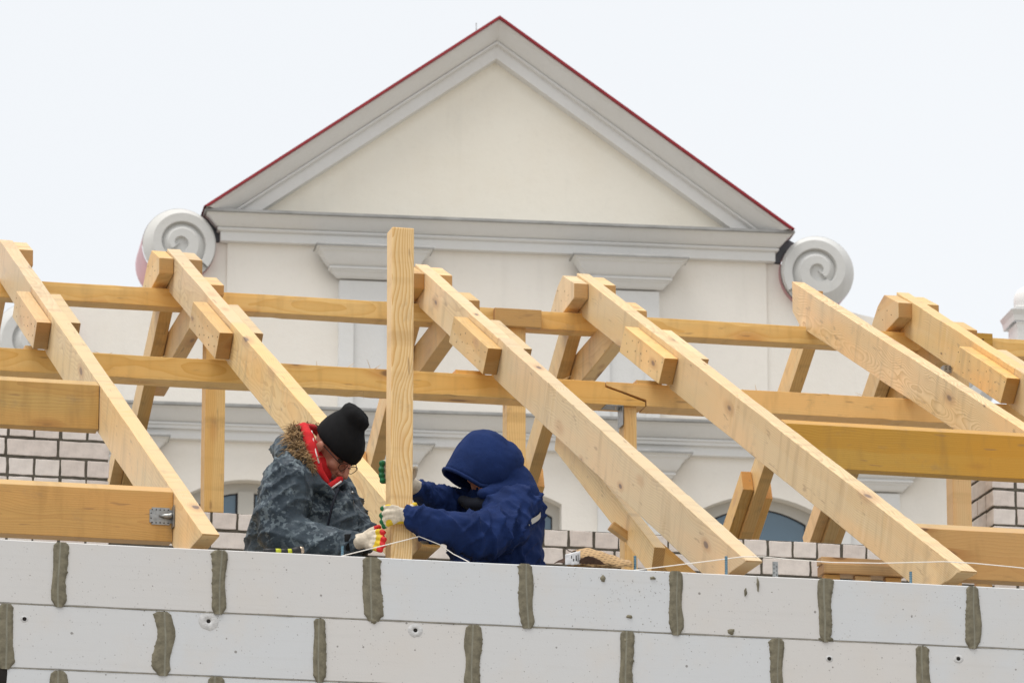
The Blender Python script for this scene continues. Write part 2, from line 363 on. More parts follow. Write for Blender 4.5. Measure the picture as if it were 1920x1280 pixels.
SM = [smear_mesh(i, random.uniform(0.056, 0.072)) for i in range(16)]
si = 0
for c in range(23):
    z = ZT-(c+1)*BH; offx = 0.0 if c % 2 == 0 else 0.395
    for j in range(-5, 8):
        x = j*0.6+offx-0.6
        o = bpy.data.objects.new('block', BMESH[(j*3+c*5) % 6]); link(o, wall); o.location = (x, 0, z)
        if c < 6:
            s = bpy.data.objects.new('mortar_joint', SM[si % 16]); si += 1; link(s, wall); s.location = (x+random.uniform(-0.006, 0.006), 0, z); s.scale = (random.choice((-1, 1))*random.uniform(0.78, 1.18), random.uniform(0.8, 1.5), random.uniform(0.965, 1.0))
    bm = bmesh.new(); prev = None
    nn = 260 if c < 4 else 4
    for k in range(nn+1):
        x = -3.6+7.9*k/nn
        hw = 0.0019+0.0016*max(0, noise.noise(Vector((x*9, c*3, 0))))+0.003*max(0, noise.noise(Vector((x*45, c*3, 7)))-0.25)
        yy = -0.0009-0.0015*max(0, noise.noise(Vector((x*20, c, 1))))
        a, b2 = bm.verts.new((x, yy, z-hw)), bm.verts.new((x, yy, z+hw))
        if prev: bm.faces.new([prev[0], a, b2, prev[1]])
        prev = (a, b2)
    mesh_obj('bed_joint', bm, M['bed'], wall)
bm = bmesh.new(); box_bm(bm, (-3.7, 0.155, 0), (4.3, 0.30, ZT-0.14)); mesh_obj('inner_leaf', bm, M['slab'], wall)
# drilled anchor holes: a pale spalled crater round a flat black disc painted for the bore's shade
def crater(x, z, r):
    bm = bmesh.new(); sg = 18; rings = []
    for rr, yy in ((0.007, 0.004), (0.008, -0.001), (r*0.5, -0.0010), (r*0.85, -0.0004), (r*0.9, 0.001)):
        rings.append([bm.verts.new((x+rr*(1+0.13*noise.noise(Vector((math.cos(a)*2, math.sin(a)*2, x*9)))*(rr > 0.01))*math.cos(a), yy, z+rr*(1+0.13*noise.noise(Vector((math.cos(a)*2, math.sin(a)*2, x*9+4)))*(rr > 0.01))*math.sin(a)*0.9)) for a in [2*math.pi*k/sg for k in range(sg)]])
    for a, b2 in zip(rings[:-1], rings[1:]):
        for k in range(sg): bm.faces.new([a[k], a[(k+1) % sg], b2[(k+1) % sg], b2[k]])
    o = mesh_obj('anchor_crater', bm, M['powder'], wall, smooth=True)
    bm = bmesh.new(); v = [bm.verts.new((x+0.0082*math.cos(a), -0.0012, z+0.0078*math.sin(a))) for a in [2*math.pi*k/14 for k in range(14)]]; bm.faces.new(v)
    mesh_obj('bore_shade_disc', bm, M['hole'], o)
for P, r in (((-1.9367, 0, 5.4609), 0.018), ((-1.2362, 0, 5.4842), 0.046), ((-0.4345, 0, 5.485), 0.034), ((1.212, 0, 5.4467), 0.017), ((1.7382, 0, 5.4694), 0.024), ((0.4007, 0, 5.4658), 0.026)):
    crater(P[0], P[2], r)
# a chip torn out of the top course and lumps of dry mortar
def lump(P, rx, rz, mat, name, seed, proud=0.006):
    bm = bmesh.new(); sg = 16; c0 = bm.verts.new((P[0], -proud, P[2])); ring = []
    for k in range(sg):
        a = 2*math.pi*k/sg; q = 1+0.5*noise.noise(Vector((math.cos(a)*1.7+seed, math.sin(a)*1.7, seed)))
        ring.append(bm.verts.new((P[0]+rx*q*math.cos(a), 0.001, P[2]+rz*q*math.sin(a))))
    mid = [bm.verts.new((P[0]+(v.co.x-P[0])*0.7, -proud*0.8, P[2]+(v.co.z-P[2])*0.7)) for v in ring]
    for k in range(sg):
        bm.faces.new([c0, mid[k], mid[(k+1) % sg]]); bm.faces.new([mid[k], ring[k], ring[(k+1) % sg], mid[(k+1) % sg]])
    mesh_obj(name, bm, mat, wall, smooth=True)
for i, (P, rx, rz) in enumerate((((1.2045, 0, 5.5243), 0.035, 0.010), ((0.8172, 0, 5.5366), 0.016, 0.012), ((0.9268, 0, 5.7292), 0.006, 0.028), ((0.8769, 0, 5.6931), 0.006, 0.016),
        ((0.3922, 0, 5.4801), 0.012, 0.010), ((-0.599, 0, 5.5129), 0.012, 0.010), ((0.3043, 0, 5.7211), 0.012, 0.014), ((0.4098, 0, 5.5771), 0.014, 0.008), ((0.5045, 0, 5.7326), 0.013, 0.007))):
    lump(P, rx, rz, M['mortar'], 'mortar_lump', i*3.3)
bm = bmesh.new(); rr = random.Random(11)
def crumb(x, z, r_):
    c0 = bm.verts.new((x, -r_*0.7, z)); ring = [bm.verts.new((x+r_*rr.uniform(0.5, 1.3)*math.cos(a), 0.0012, z+r_*rr.uniform(0.4, 1.0)*math.sin(a))) for a in [k*1.0472 for k in range(6)]]
    for k in range(6): bm.faces.new([c0, ring[k], ring[(k+1) % 6]])
for k in range(170):
    x = rr.randint(-6, 7)*0.3+rr.gauss(0, 0.035); z = ZT-0.01-rr.random()*0.72; crumb(x, z, rr.uniform(0.0010, 0.0036))
PD = (0.4209, 0, 5.651)
for k in range(150): crumb(PD[0]+rr.gauss(0, 0.13), min(ZT-0.006, PD[2]+rr.gauss(0.02, 0.08)), rr.uniform(0.0008, 0.0034))
for k in range(60): crumb(-3+rr.random()*6.5, ZT-BH*rr.randint(1, 2)+rr.gauss(0, 0.004), rr.uniform(0.0012, 0.004))
cr_ = mesh_obj('mortar_crumbs', bm, M['mortar'], wall); cr_['kind'] = 'stuff'
bm = bmesh.new()
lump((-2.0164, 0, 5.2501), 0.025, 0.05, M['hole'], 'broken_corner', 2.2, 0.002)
bm.free()
# ================================================================== brick walls behind
YB = 6.38
def brick_wall(name, label, x0, x1, ztop, courses, depth, pattern, side=False):
    w_ = tag(empty(name, (x0, YB, ztop)), label, 'wall')
    bm = bmesh.new(); L = x1-x0
    box_bm(bm, (0.006, 0.0045, -courses*0.0965), (L-0.006, depth, -0.004))
    box_bm(bm, (0, 0.004, -ztop+0.0), (L, depth, -courses*0.0965-0.002))
    mesh_obj('mortar_bed', bm, M['bmortar'], w_)
    cache = {}
    def bk(bl, k):
        if (bl, k) in cache: return cache[(bl, k)]
        bm = bmesh.new(); rr = random.Random(k*31+int(bl*1000))
        box_bm(bm, (0, 0, 0), (bl, 0.118, 0.0825))
        bmesh.ops.bevel(bm, geom=bm.edges[:], offset=0.0025, segments=1, affect='EDGES')
        bmesh.ops.subdivide_edges(bm, edges=[e for e in bm.edges if e.calc_length() > 0.05], cuts=4, use_grid_fill=True)
        for v in bm.verts:
            q = Vector((v.co.x*22+k*7, v.co.z*22, v.co.y*10)); edge = min(v.co.x, bl-v.co.x, v.co.z, 0.0825-v.co.z) < 0.012
            am = 0.0032 if edge else 0.0012
            v.co.x += am*noise.noise(q); v.co.z += am*noise.noise(q+Vector((5, 5, 5))); v.co.y += 0.0003*noise.noise(q+Vector((8, 1, 5)))
        bmesh.ops.recalc_face_normals(bm, faces=bm.faces[:])
        me = bpy.data.meshes.new('brick'); bm.to_mesh(me); bm.free(); me.materials.append(M['brick'] if k % 2 else M['brick2'])
        cache[(bl, k)] = me; return me
    for c in range(courses):
        z = -0.088-c*0.0965
        hd = pattern[c % len(pattern)]
        bl = 0.12 if hd == 'h' else 0.25
        x = 0.0 if hd != 's' else -0.0
        if hd == 's' and c % 4 >= 2: x = -0.13
        kk = 0
        while x < L-0.03:
            a = max(0, x); e = min(L, x+bl)
            if e-a > 0.04:
                o = bpy.data.objects.new('brick', bk(round(e-a, 3), (kk*7+c*3) % 5)); link(o, w_); o.location = (a+random.uniform(-0.003, 0.003), random.uniform(-0.003, 0.003), z+random.uniform(-0.002, 0.002))
            x = x+bl+0.0125; kk += 1
        if side:
            y = 0.1325; flip = c % 2
            while y < depth-0.02:
                e = min(depth, y+(0.25 if flip else 0.12)); flip = 1
                o = bpy.data.objects.new('brick', bk(round(e-y, 3), (c*3+1) % 5)); link(o, w_)
                o.rotation_euler = (0, 0, R(90)); o.location = (0.117, y, z)
                y = e+0.011
    return w_
zp = (1.8248, 6.38, 7.3132)[2]
xt = (-0.6235, 6.38, 7.5305)[0]
xp = (4.0469, 6.38, 7.6019)[0]
ztw = (-1.022, 6.38, 7.8343)[2]
brick_wall('brick_wall', 'low rear wall of white silicate bricks with dark mortar between the roof posts', xt+0.003, xp-0.003, zp, 6, 0.5, ['h', 's', 'h', 's'])
brick_wall('brick_wall', 'white brick wall with dark mortar behind the two left header boards', xt-1.7, xt, ztw, 9, 0.5, ['h', 'h', 's', 'h', 'h', 's'])
brick_wall('brick_pier', 'white brick pier with its side in view at the right edge', xp, xp+0.9, (4.1345, 6.38, 7.8355)[2], 9, 0.46, ['s', 'h'], side=True)

# ================================================================== roof frame
def onroof(x, y): return (x, y, KZ+TP*y)
RW, RD = 0.07, 0.20
def slope_x(y): return (y-0.17)/CP
def splice_cleat(parent, side, y0, y1, t, mat, d0=0.032, d1=0.172, nailn=14):
    x0, x1 = (y0-0.17)/CP, (y1-0.17)/CP
    sh = math.tan(PITCH)*(d1-d0)                 # plumb-cut ends
    poly = [(x0, d0), (x1, d0), (x1+sh, d1), (x0+sh, d1)]
    ya, yb = (-t-0.0015, -0.0015) if side < 0 else (RW+0.0015, RW+t+0.0015)
    c = timber('splice_cleat', poly, ya, yb, mat, parent)
    if side < 0:
        rr = random.Random(int(y0*1000)+int(parent.location.x*1000)); pts = []
        for k in range(nailn):
            u = (k+rr.uniform(0.2, 0.9))/nailn; dd = d0+0.02+(d1-d0-0.04)*((k*0.618+0.15*rr.random()) % 1.0)
            pts.append((x0+(x1-x0)*u+TP*(dd-d0), ya, dd))
        nails(c, pts, (0, -1, 0))
    return c
def rafter(name, label, foot, ridge, mat, yj=4.56, cleats=True, group='front slope rafters', gusset=True):
    foot = Vector(foot); ridge = Vector(ridge)
    mtx = frame(foot, ridge-foot, (1, 0, 0)); e = empty(name, mat=mtx); tag(e, label, 'rafter', group)
    L = (ridge-foot).length; xj = (yj-foot.y)/CP
    timber('lower_board', [(0.004, 0), (xj-0.002, 0), (xj-0.002, RD), (RD/TP, RD), (0.012, 0.009)], 0, RW, mat, e, step=0.05, rough=0.008)
    timber('upper_board', [(xj+0.002, 0.004), (L, 0.004), (L-TP*RD, RD-0.004), (xj+0.002, RD-0.004)], 0.002, RW+0.001, mat, e, step=0.05, rough=0.008)
    if cleats:
        splice_cleat(e, -1, 4.45, 5.215, 0.068, M['cleat']); splice_cleat(e, 1, 4.35, 5.05, 0.05, M['rafter'], 0.006, 0.16)
    return e, mtx
YZ = lambda x, y, z: frame((x, y, z), (0, 1, 0), (1, 0, 0))       # local: x = back, y = right, z = down
GUS = [(6.255, 8.505), (6.255, 8.585), (6.50, 8.688), (6.615, 8.655), (6.80, 8.535), (6.72, 8.43), (6.48, 8.486)]
def gusset(parent, x, side, t=0.075):
    g = timber('ridge_gusset', [(y-6.5, 8.69-z) for y, z in GUS], 0, t, M['cleat'], None, step=0.1)
    g.matrix_world = YZ(x, 6.5, 8.69); bpy.context.view_layer.update(); mw = g.matrix_world.copy(); g.parent = parent; g.matrix_parent_inverse = Matrix.Identity(4)
    g.matrix_local = parent.matrix_world.inverted() @ mw
    if side < 0: nails(g, [(-0.05, 0, 0.10), (0.03, 0, 0.13), (0.10, 0, 0.06), (0.16, 0, 0.15), (-0.12, 0, 0.14)], (0, -1, 0))
    return g
RA = R(31.0)
def rear_rafter(label, x, foot_cleats=True, mat=None):
    mtx = frame((x, 6.502, 8.712), (0, math.cos(RA), -math.sin(RA)), (1, 0, 0)); e = tag(empty('rear_rafter', mat=mtx), label, 'rafter', 'rear slope rafters')
    L = 1.92; d = 0.165
    timber('rafter_board', [(0.03, 0.0), (L, 0), (L, d), (0.03+math.tan(RA)*-0.0+0.1, d)], 0.001, RW-0.002, mat or M['cleat'], e)
    if foot_cleats:
        for s in (-1, 1):
            y0, y1 = (-0.062, -0.001) if s < 0 else (RW, RW+0.05)
            timber('foot_cleat', [(1.40 if s < 0 else 1.46, 0.02), (1.90, 0.02), (1.90, 0.14), (1.42 if s < 0 else 1.48, 0.14)], y0, y1, M['purlin'], e)
    return e
def collar(label, x):
    pts = [(5.64, 8.245), (5.64, 8.297), (5.86, 8.394), (7.00, 8.345), (7.37, 8.135), (6.1, 8.224)]
    o = timber('collar_tie', [(y-5.64, 8.3-z) for y, z in pts], 0, 0.075, M['cleat'], None, YZ(x, 5.64, 8.3)); tag(o, label, 'tie', 'collar ties'); return o

RAFT = [  # foot, ridge
    ('pale rafter at the far left holding the two left header boards', (-1.235, 0.17), (-1.197, 6.47)),
    ('pale rafter passing behind the man in the black beanie', (-0.3676, 0.17), (-0.331, 6.49)),
    ('pale rafter whose top leans out right behind the tall upright post', (0.929, 0.17), (0.970, 6.495)),
    ('longest visible pale rafter ending beside the blue threaded rod on the wall', (1.8139, 0.17), (1.8354, 6.51)),
    ('pale rafter at the far right behind the knotty rafter', (3.50, 0.17), (3.584, 6.53)),
]
WHO = ['the far left rafter', 'the rafter behind the man in the beanie', 'the rafter beside the tall post', 'the longest rafter', 'the far right rafter']
for i, (lb, f_, r_) in enumerate(RAFT):
    e, mtx = rafter('roof_rafter', lb, onroof(*f_), onroof(*r_), M['rafter'])
    bpy.context.view_layer.update()
    xr = r_[0]
    if i > 0: gusset(e, xr-0.0765, -1)
    gusset(e, xr+RW+0.0015, 1)
    rear_rafter('steep rear rafter meeting '+WHO[i], xr)
    if i > 0: collar('short collar tie lapped to the right of '+WHO[i], xr+RW+0.004)
# the fresh jack rafter
f6, r6 = Vector(onroof(3.074, 2.96)), Vector(onroof(3.040, 6.63))
e = tag(empty('jack_rafter', mat=frame(f6, r6-f6, (1, 0, 0))), 'fresh knotty rafter with raw end overhanging the ridge beam at right', 'rafter')
L6 = (r6-f6).length
timber('rafter_board', [(0, 0), (L6, 0), (L6-TP*0.15, 0.15), (L6-TP*0.15-0.17, 0.198), (TP*0, 0.198)], 0, 0.068, M['jack'], e, bev=0.003)
rear_rafter('steep rear rafter beside the fresh knotty rafter', 3.112)

# ridge beam, lower purlin
XB = lambda x, y, z: frame((x, y, z), (1, 0, 0), (0, 1, 0))
zr = 8.4631; 
o = tag(empty('ridge_beam', mat=XB(-2.0, 6.39, zr)), 'upper amber roof beam running under the ridge across the whole frame', 'beam')
timber('beam_body', [(0.004, 0), (0.001, -0.022), (0, -0.095), (0.115, -0.095), (0.115, 0)], 0, 6.9, M['purlin'], o, axis='x', bev=0.003, step=0.06, rough=0.005)
def bx(name, x0, x1, y0, y1, z0, z1, mat, parent=None, bev=0.003):
    m_ = XB(x0, y0, z0)
    return timber(name, [(0, 0), (y1-y0, 0), (y1-y0, z1-z0), (0, z1-z0)], 0, x1-x0, mat, parent, m_, axis='x', bev=bev)
a_, b_ = (1.3618, 6.36, 8.4552), (1.6107, 6.36, 8.3619)
o = tag(bx('beam_splice', a_[0], b_[0], 6.352, 6.387, b_[2], a_[2], M['board']), 'short pale splice board nailed over the ridge beam above a post', 'board')
a_, b_ = (3.9721, 6.36, 8.4735), (4.0556, 6.36, 8.3885)
o = tag(bx('beam_splice', a_[0]-0.15, b_[0], 6.352, 6.387, b_[2]-0.03, a_[2], M['board']), 'splice board nailed to the ridge beam at the far right', 'board')
nails(o, [(0.18, 0, 0.08), (0.19, 0, 0.05)], (0, -1, 0), r=0.005)
zl = 7.7068
e = tag(empty('lower_purlin', mat=XB(-2.0, 4.8, zl)), 'lower amber beam carrying the rafters at mid slope, scarf jointed at right', 'beam')
xs0 = (1.5527, 4.8, 7.6988)[0]+2.0; xs1 = (1.7528, 4.8, 7.6114)[0]+2.0
timber('purlin_length', [(0, 0), (xs0-0.002, 0), (xs0-0.002, -0.026), (xs1-0.002, -0.090), (xs1-0.002, -0.112), (0, -0.112)], 0, 0.145, M['purlin'], e, bev=0.003, step=0.06, rough=0.008)
timber('purlin_length', [(xs0+0.002, 0), (6.9, 0), (6.9, -0.112), (xs1+0.003, -0.112), (xs1+0.003, -0.082), (xs0+0.002, -0.019)], 0.002, 0.147, M['purlin'], e, bev=0.003, step=0.06, rough=0.008)
for (xa, xb, ya) in ((853, 905, 690), (1192, 1236, 711), (46, 66, 647)):
    pa, pb = {853: ((0.8085, 4.83, 7.7386), (0.9539, 4.83, 7.7468)), 1192: ((1.7105, 4.83, 7.7334), (1.8395, 4.83, 7.7406)), 46: ((-1.2833, 4.83, 7.7299), (-1.2223, 4.83, 7.7334))}[xa]
    lab = {853: 'thin wooden shim on the lower purlin right of the tall post', 1192: 'thin wooden shim on the lower purlin above the scarf joint', 46: 'small wooden shim on the lower purlin at the far left'}[xa]
    tag(bx('wood_shim', pa[0], pb[0], 4.815, 4.90, zl+0.001, zl+0.021, M['cleat'], bev=0.002), lab, 'shim', 'shims on the lower purlin')
# torn fibres on the arrises of the lower purlin
bm = bmesh.new(); rr = random.Random(5)
for k in range(46):
    x = rr.choice((0.9, 1.35, 2.2, 3.2, 3.45, 4.3, 4.75))+rr.uniform(-0.22, 0.22); up_ = rr.random() < 0.75; z = 0.0 if up_ else -0.112; L_ = rr.uniform(0.012, 0.045)
    d_ = Vector((rr.uniform(-1, 1), rr.uniform(-0.4, 0.1), rr.uniform(0.05, 0.5) if up_ else -rr.uniform(0.1, 1.0))).normalized(); c_ = Vector((rr.uniform(-1, 1), 0, rr.uniform(-1, 1)))*L_*0.35
    b0 = Vector((x, rr.uniform(0.0, 0.03), z)); tube_bm(bm, [b0-d_*0.004, b0+d_*L_*0.4+c_*0.3, b0+d_*L_*0.75+c_*0.7, b0+d_*L_+c_], [0.0014, 0.0012, 0.0008, 0.0003], 5)
sp_ = mesh_obj('splinters', bm, M['rafter'], e); sp_['kind'] = 'stuff'
def plate(label, P, w_, h, y):
    bm = bmesh.new(); box_bm(bm, (P[0], y-0.002, P[2]-h), (P[0]+w_, y, P[2])); box_bm(bm, (P[0]-0.002, y-0.002, P[2]-h), (P[0], y+0.05, P[2]))
    o = tag(mesh_obj('steel_bracket', bm, M['zinc']), label, 'bracket'); nails(o, [(P[0]+w_*(0.25+0.5*(k % 2)), y-0.0022, P[2]-h*(0.2+0.3*(k//2))) for k in range(4)], (0, -1, 0), r=0.003)
plate('small steel bracket under the short splice board of the ridge beam', (1.4023, 6.388, 8.3539), 0.035, 0.045, 6.388)
plate('small steel bracket seen between the knotty rafter and the far right rafter', (3.5371, 5.6, 8.0933), 0.04, 0.04, 5.6)
# header boards between rafters: vertical faces, tops planed to the roof slope
def header(label, x0, x1, yf, mat, h=0.197, t=0.082):
    z = KZ+TP*yf
    o = timber('header_board', [(0, 0), (t, t*TP), (t, -h), (0, -h)], 0, x1-x0, mat, None, XB(x0, yf, z), axis='x', bev=0.002)
    return tag(o, label, 'board', 'header boards between rafters')
header('upper left header board butting into the far left rafter', -2.35, -1.222, 2.895, M['board'])
hb = empty('header_board', mat=XB(-2.35, 0.866, KZ+TP*0.866)); tag(hb, 'lower left header board with a steel angle bracket at its end', 'board', 'header boards between rafters')
timber('board_body', [(0, 0), (0.082, 0.082*TP), (0.082, -0.2), (0, -0.2)], 0, 1.118, M['board'], hb, axis='x', bev=0.002)
header('upper right header board below the fresh knotty rafter', 1.896, 3.5, 2.89, M['board'])
header('lower right header board just above the block wall', 1.886, 3.5, 0.90, M['board'], 0.205)
# angle bracket
def bracket(parent):
    b0 = empty('angle_bracket'); b0.parent = parent
    x1 = 1.1165
    bm = bmesh.new(); box_bm(bm, (x1-0.092, -0.0035, -0.135), (x1-0.004, -0.0005, -0.066)); bmesh.ops.bevel(bm, geom=[ed for ed in bm.edges if abs(ed.verts[0].co.y-ed.verts[1].co.y) > 0.001], offset=0.008, segments=2, affect='EDGES')
    mesh_obj('plate', bm, M['zinc'], b0)
    bm = bmesh.new(); box_bm(bm, (x1-0.0035, -0.05, -0.15), (x1-0.0005, -0.0008, -0.062)); mesh_obj('plate', bm, M['zinc'], b0)
    bm = bmesh.new(); tube_bm(bm, [(x1-0.055, -0.002, -0.10), (x1-0.03, -0.009, -0.10), (x1-0.012, -0.016, -0.10), (x1-0.003, -0.024, -0.10)], [0.004, 0.010, 0.011, 0.012], 10); mesh_obj('rib', bm, M['zinc'], b0, smooth=True)
    nails(b0, [(x1-0.082+0.016*k, -0.0036, -0.075) for k in range(5)]+[(x1-0.082+0.016*k, -0.0036, -0.127) for k in range(5)]+[(x1-0.086, -0.0036, -0.09), (x1-0.086, -0.0036, -0.11)], (0, -1, 0), r=0.0028)
bracket(hb)
# ridge posts standing on the rear wall
def post(label, P0, P1, y, mat, depth=0.11, name='ridge_post', top=None, z0=None):
    x0, x1 = P0[0], P1[0]; zb = zp+0.001 if z0 is None else z0; zt_ = (zr-0.096) if top is None else top
    o = timber(name, [(0, 0), (zt_-zb, 0), (zt_-zb, depth), (0, depth)], 0, x1-x0, mat, None, frame((x0, y, zb), (0, 0, 1), (1, 0, 0)))
    return tag(o, label, 'post', 'posts under the roof beams')
post('square post under the ridge beam left of the man in the beanie', (-0.1337, 6.4, 7.6158), (-0.0323, 6.4, 7.6211), 6.40, M['purlin'])
post('square post under the spliced part of the ridge beam behind the blue hood', (1.4391, 6.4, 7.6984), (1.5376, 6.4, 7.7035), 6.40, M['purlin'])
post('square post beside the white brick pier at right', (3.8339, 6.4, 7.5954), (3.9363, 6.4, 7.6006), 6.40, M['purlin'])
post('slim post under the scarf joint of the lower purlin', (1.6488, 4.82, 7.2256), (1.7128, 4.82, 7.2289), 4.82, M['purlin'], 0.1, top=zl-0.1135, z0=FLOOR)
# metal connectors on the purlin joint
bm = bmesh.new(); P = (1.6429, 4.8, 7.5787); box_bm(bm, (P[0]-0.09, 4.80, zl-0.1165), (P[0]-0.002, 4.90, zl-0.1135)); box_bm(bm, (P[0]-0.006, 4.803, zl-0.21), (P[0]-0.003, 4.90, zl-0.117))
o = tag(mesh_obj('steel_bracket', bm, M['zinc']), 'perforated steel angle under the lower purlin beside the slim post', 'bracket')
# wall plate hidden behind the block wall, carrying the rafter feet
o = tag(bx('wall_plate', -2.6, 4.2, 0.47, 0.62, ZT-0.06, ZT+0.078, M['purlin']), 'timber wall plate under the rafter feet behind the block wall', 'beam')
# ---- the new upright the two men hold
xa = (-0.4952, 0.18, 6.5329)[0]; xb = (-0.407, 0.18, 6.5379)[0]
zt_ = (-0.4534, 0.18, 7.1257)[2]; zb_ = ZT-0.09
po = timber('upright_post', [(0, 0), (zt_-zb_, 0), (zt_-zb_, 0.098), (0, 0.098)], 0, xb-xa, M['post'], None, frame((xa, 0.18, zb_), (0, 0, 1), (1, 0, 0)), bev=0.006, wob=0.002)
po.rotation_euler.rotate_axis('Y', 0)
tag(po, 'tall freshly planed upright post held by the two men', 'post')
# ---- loose braces near the wall
def stick(name, label, P0, P1, wdt, dep, mat, side=(1, 0, 0), cat='timber'):
    P0, P1 = Vector(P0), Vector(P1)
    o = timber(name, [(0, 0), ((P1-P0).length, 0), ((P1-P0).length, dep), (0, dep)], 0, wdt, mat, None, frame(P0, P1-P0, side)); return tag(o, label, cat)
stick('timber_strut', 'short rough ended strut hanging below the rafter right of the man in blue', (1.006, 1.8549, 6.2586), (1.006, 3.5691, 7.189), 0.05, 0.125, M['rafter'])
stick('diagonal_brace', 'orange diagonal board crossing behind the short strut', (2.0767, 5, 6.8079), (1.7189, 5, 7.1008), 0.05, 0.09, M['rough'], (0, 1, 0), 'brace')
stick('timber_offcut', 'dark end of a timber offcut sticking out left of the slim post', (1.0247, 2.3, 6.4095), (0.9463, 2.3, 6.4622), 0.05, 0.035, M['rough'], (0, 1, 0), 'offcut')
# pallet standing behind the wall
pa = (1.6782, 1.6, 6.1584); pb = (2.4932, 1.6, 6.123)
pal = tag(empty('wooden_pallet', (pa[0], 1.6, FLOOR)), 'old wooden pallet standing on edge behind the wall under the longest rafter', 'pallet')
hz = pa[2]-FLOOR
bm_w = pb[0]-pa[0]
def loc_bx(name, a, b, mat, parent, bev=0.003):
    return timber(name, [(0, 0), (b[1]-a[1], 0), (b[1]-a[1], b[2]-a[2]), (0, b[2]-a[2])], 0, b[0]-a[0], mat, parent, Matrix.Translation(a), axis='x', bev=bev)
loc_bx('top_board', (0, 0, hz-0.03), (0.36, 0.1, hz+0.012), M['rough'], pal)
loc_bx('rail', (-0.005, 0.02, hz+0.0135), (0.37, 0.09, hz+0.045), M['cleat'], pal)
for k in range(6):
    loc_bx('slat', (0.005+k*0.135, 0.012, 0.02), (0.075+k*0.135, 0.05, hz-0.032), M['rough'], pal)
loc_bx('bottom_board', (0, 0, 0.001), (bm_w, 0.1, 0.019), M['rough'], pal)
# threaded rods and perforated straps in the wall head
def rod(label, P, h):
    bm = bmesh.new(); r_ = 0.0062; pts = []; rad = []
    nn = int((h+0.06)/0.0045)
    for k in range(nn+1): pts.append((P[0], 0.10, P[2]-0.05+0.0045*k)); rad.append(r_ if k % 2 else r_*0.84)
    tube_bm(bm, pts, rad, 10); tag(mesh_obj('threaded_rod', bm, M['rod'], smooth=False), label, 'rod', 'threaded rods in the wall head')
rod('blue threaded rod beside the left mans cuff', (-0.701, 0.1, 5.7857), 0.028)
rod('blue threaded rod right of the torn paper sack', (0.4605, 0.1, 5.78), 0.052)
rod('grey threaded rod in front of the rafter beside the tall post', (0.8283, 0.1, 5.7783), 0.068)
rod('blue threaded rod left of the longest rafters foot', (1.5815, 0.1, 5.7752), 0.046)
def strap(label, P, w_, h):
    bm = bmesh.new(); box_bm(bm, (P[0], 0.12, P[2]-0.06), (P[0]+w_, 0.122, P[2]+h))
    o = tag(mesh_obj('perforated_strap', bm, M['zinc']), label, 'strap', 'perforated steel straps')
    nails(o, [(P[0]+w_*(0.25+0.5*(k % 2)), 0.1195, P[2]-0.01+k*0.008) for k in range(int((h+0.01)/0.008))], (0, -1, 0), r=0.002)
strap('perforated steel strap standing on the wall right of a rafter foot', (1.0224, 0.12, 5.7807), 0.022, 0.066)
# cord
def cord(label, pts):
    bm = bmesh.new(); P = [Vector(p) for p in pts]; dense = []
    for a, b2 in zip(P[:-1], P[1:]):
        for k in range(6): dense.append(a.lerp(b2, k/6))
    dense.append(P[-1]); tube_bm(bm, dense, 0.0019, 6); return tag(mesh_obj('string_line', bm, M['string'], smooth=True), label, 'string', 'white setting out strings')
cord('white string running from the wall over the glove to a rafter foot', [(-0.7132, 0.06, 5.7728), (-0.5861, 0.07, 5.8123), (-0.4541, 0.1, 5.8563), (-0.3907, 0.14, 5.8823), (-0.304, 0.15, 5.8549), (-0.2599, 0.12, 5.8151), (-0.2056, 0.08, 5.7781)])
cord('white string rising over the paper sack end to the rafter foot', [(0.3944, 0.06, 5.7647), (0.5819, 0.08, 5.7987), (0.7626, 0.11, 5.8345), (0.9097, 0.155, 5.8677), (0.9923, 0.155, 5.8716)])
cord('white string sagging from one rafter foot past the longest rafter', [(0.9923, 0.155, 5.8716), (1.0908, 0.12, 5.8586), (1.256, 0.09, 5.8487), (1.4527, 0.09, 5.8548), (1.7264, 0.12, 5.8803), (1.8568, 0.14, 5.8841), (2.007, 0.1, 5.8681), (2.1996, 0.08, 5.8517)])

# ================================================================== the town house behind
BETA = 0.088279
house = empty('town_house', (8.9919, 38.8488, 0)); house.rotation_euler = (0, 0, -BETA)
tag(house, 'cream stuccoed town house with a tall pediment and scroll volutes behind the roof frame', 'building')
# house local axes: x along the facade, -y towards the street, z up
def quad_wall(name, polys, y, mat, parent=house, thick=0.4):
    bm = bmesh.new()
    for poly in polys:
        A = [bm.verts.new((u, y, z)) for u, z in poly]; B = [bm.verts.new((u, y+thick, z)) for u, z in poly]
        bm.faces.new(A); bm.faces.new(B[::-1])
        for i in range(len(poly)):
            j = (i+1) % len(poly); bm.faces.new([A[i], B[i], B[j], A[j]])
    return mesh_obj(name, bm, mat, parent)
def moulding(name, u0, u1, prof, mat, parent, back=0.02, y0=0.0):
    """profile [(projection, z)...] from top to bottom, mitred round both ends"""
    bm = bmesh.new(); rows = []
    for d, z in prof:
        rows.append([bm.verts.new(p) for p in ((u0-d, y0+back, z), (u0-d, y0-d, z), (u1+d, y0-d, z), (u1+d, y0+back, z))])
    for a, b2 in zip(rows[:-1], rows[1:]):
        for k in range(3): bm.faces.new([a[k], a[k+1], b2[k+1], b2[k]])
    bm.faces.new(rows[0]); bm.faces.new(rows[-1][::-1])
    o = mesh_obj(name, bm, mat, parent); return o
def cove(d0, z0, d1, z1, n_=9, bulge=0.5):
    """cyma: upper part rolls out, lower part hollows"""
    r_ = []
    for k in range(n_+1):
        t = k/n_; e = 0.5-math.sin(math.asin(1-2*t)/3)
        dd = d0+(d1-d0)*(0.25*t*t+0.75*e); r_.append((dd, z0+(z1-z0)*t))
    return r_
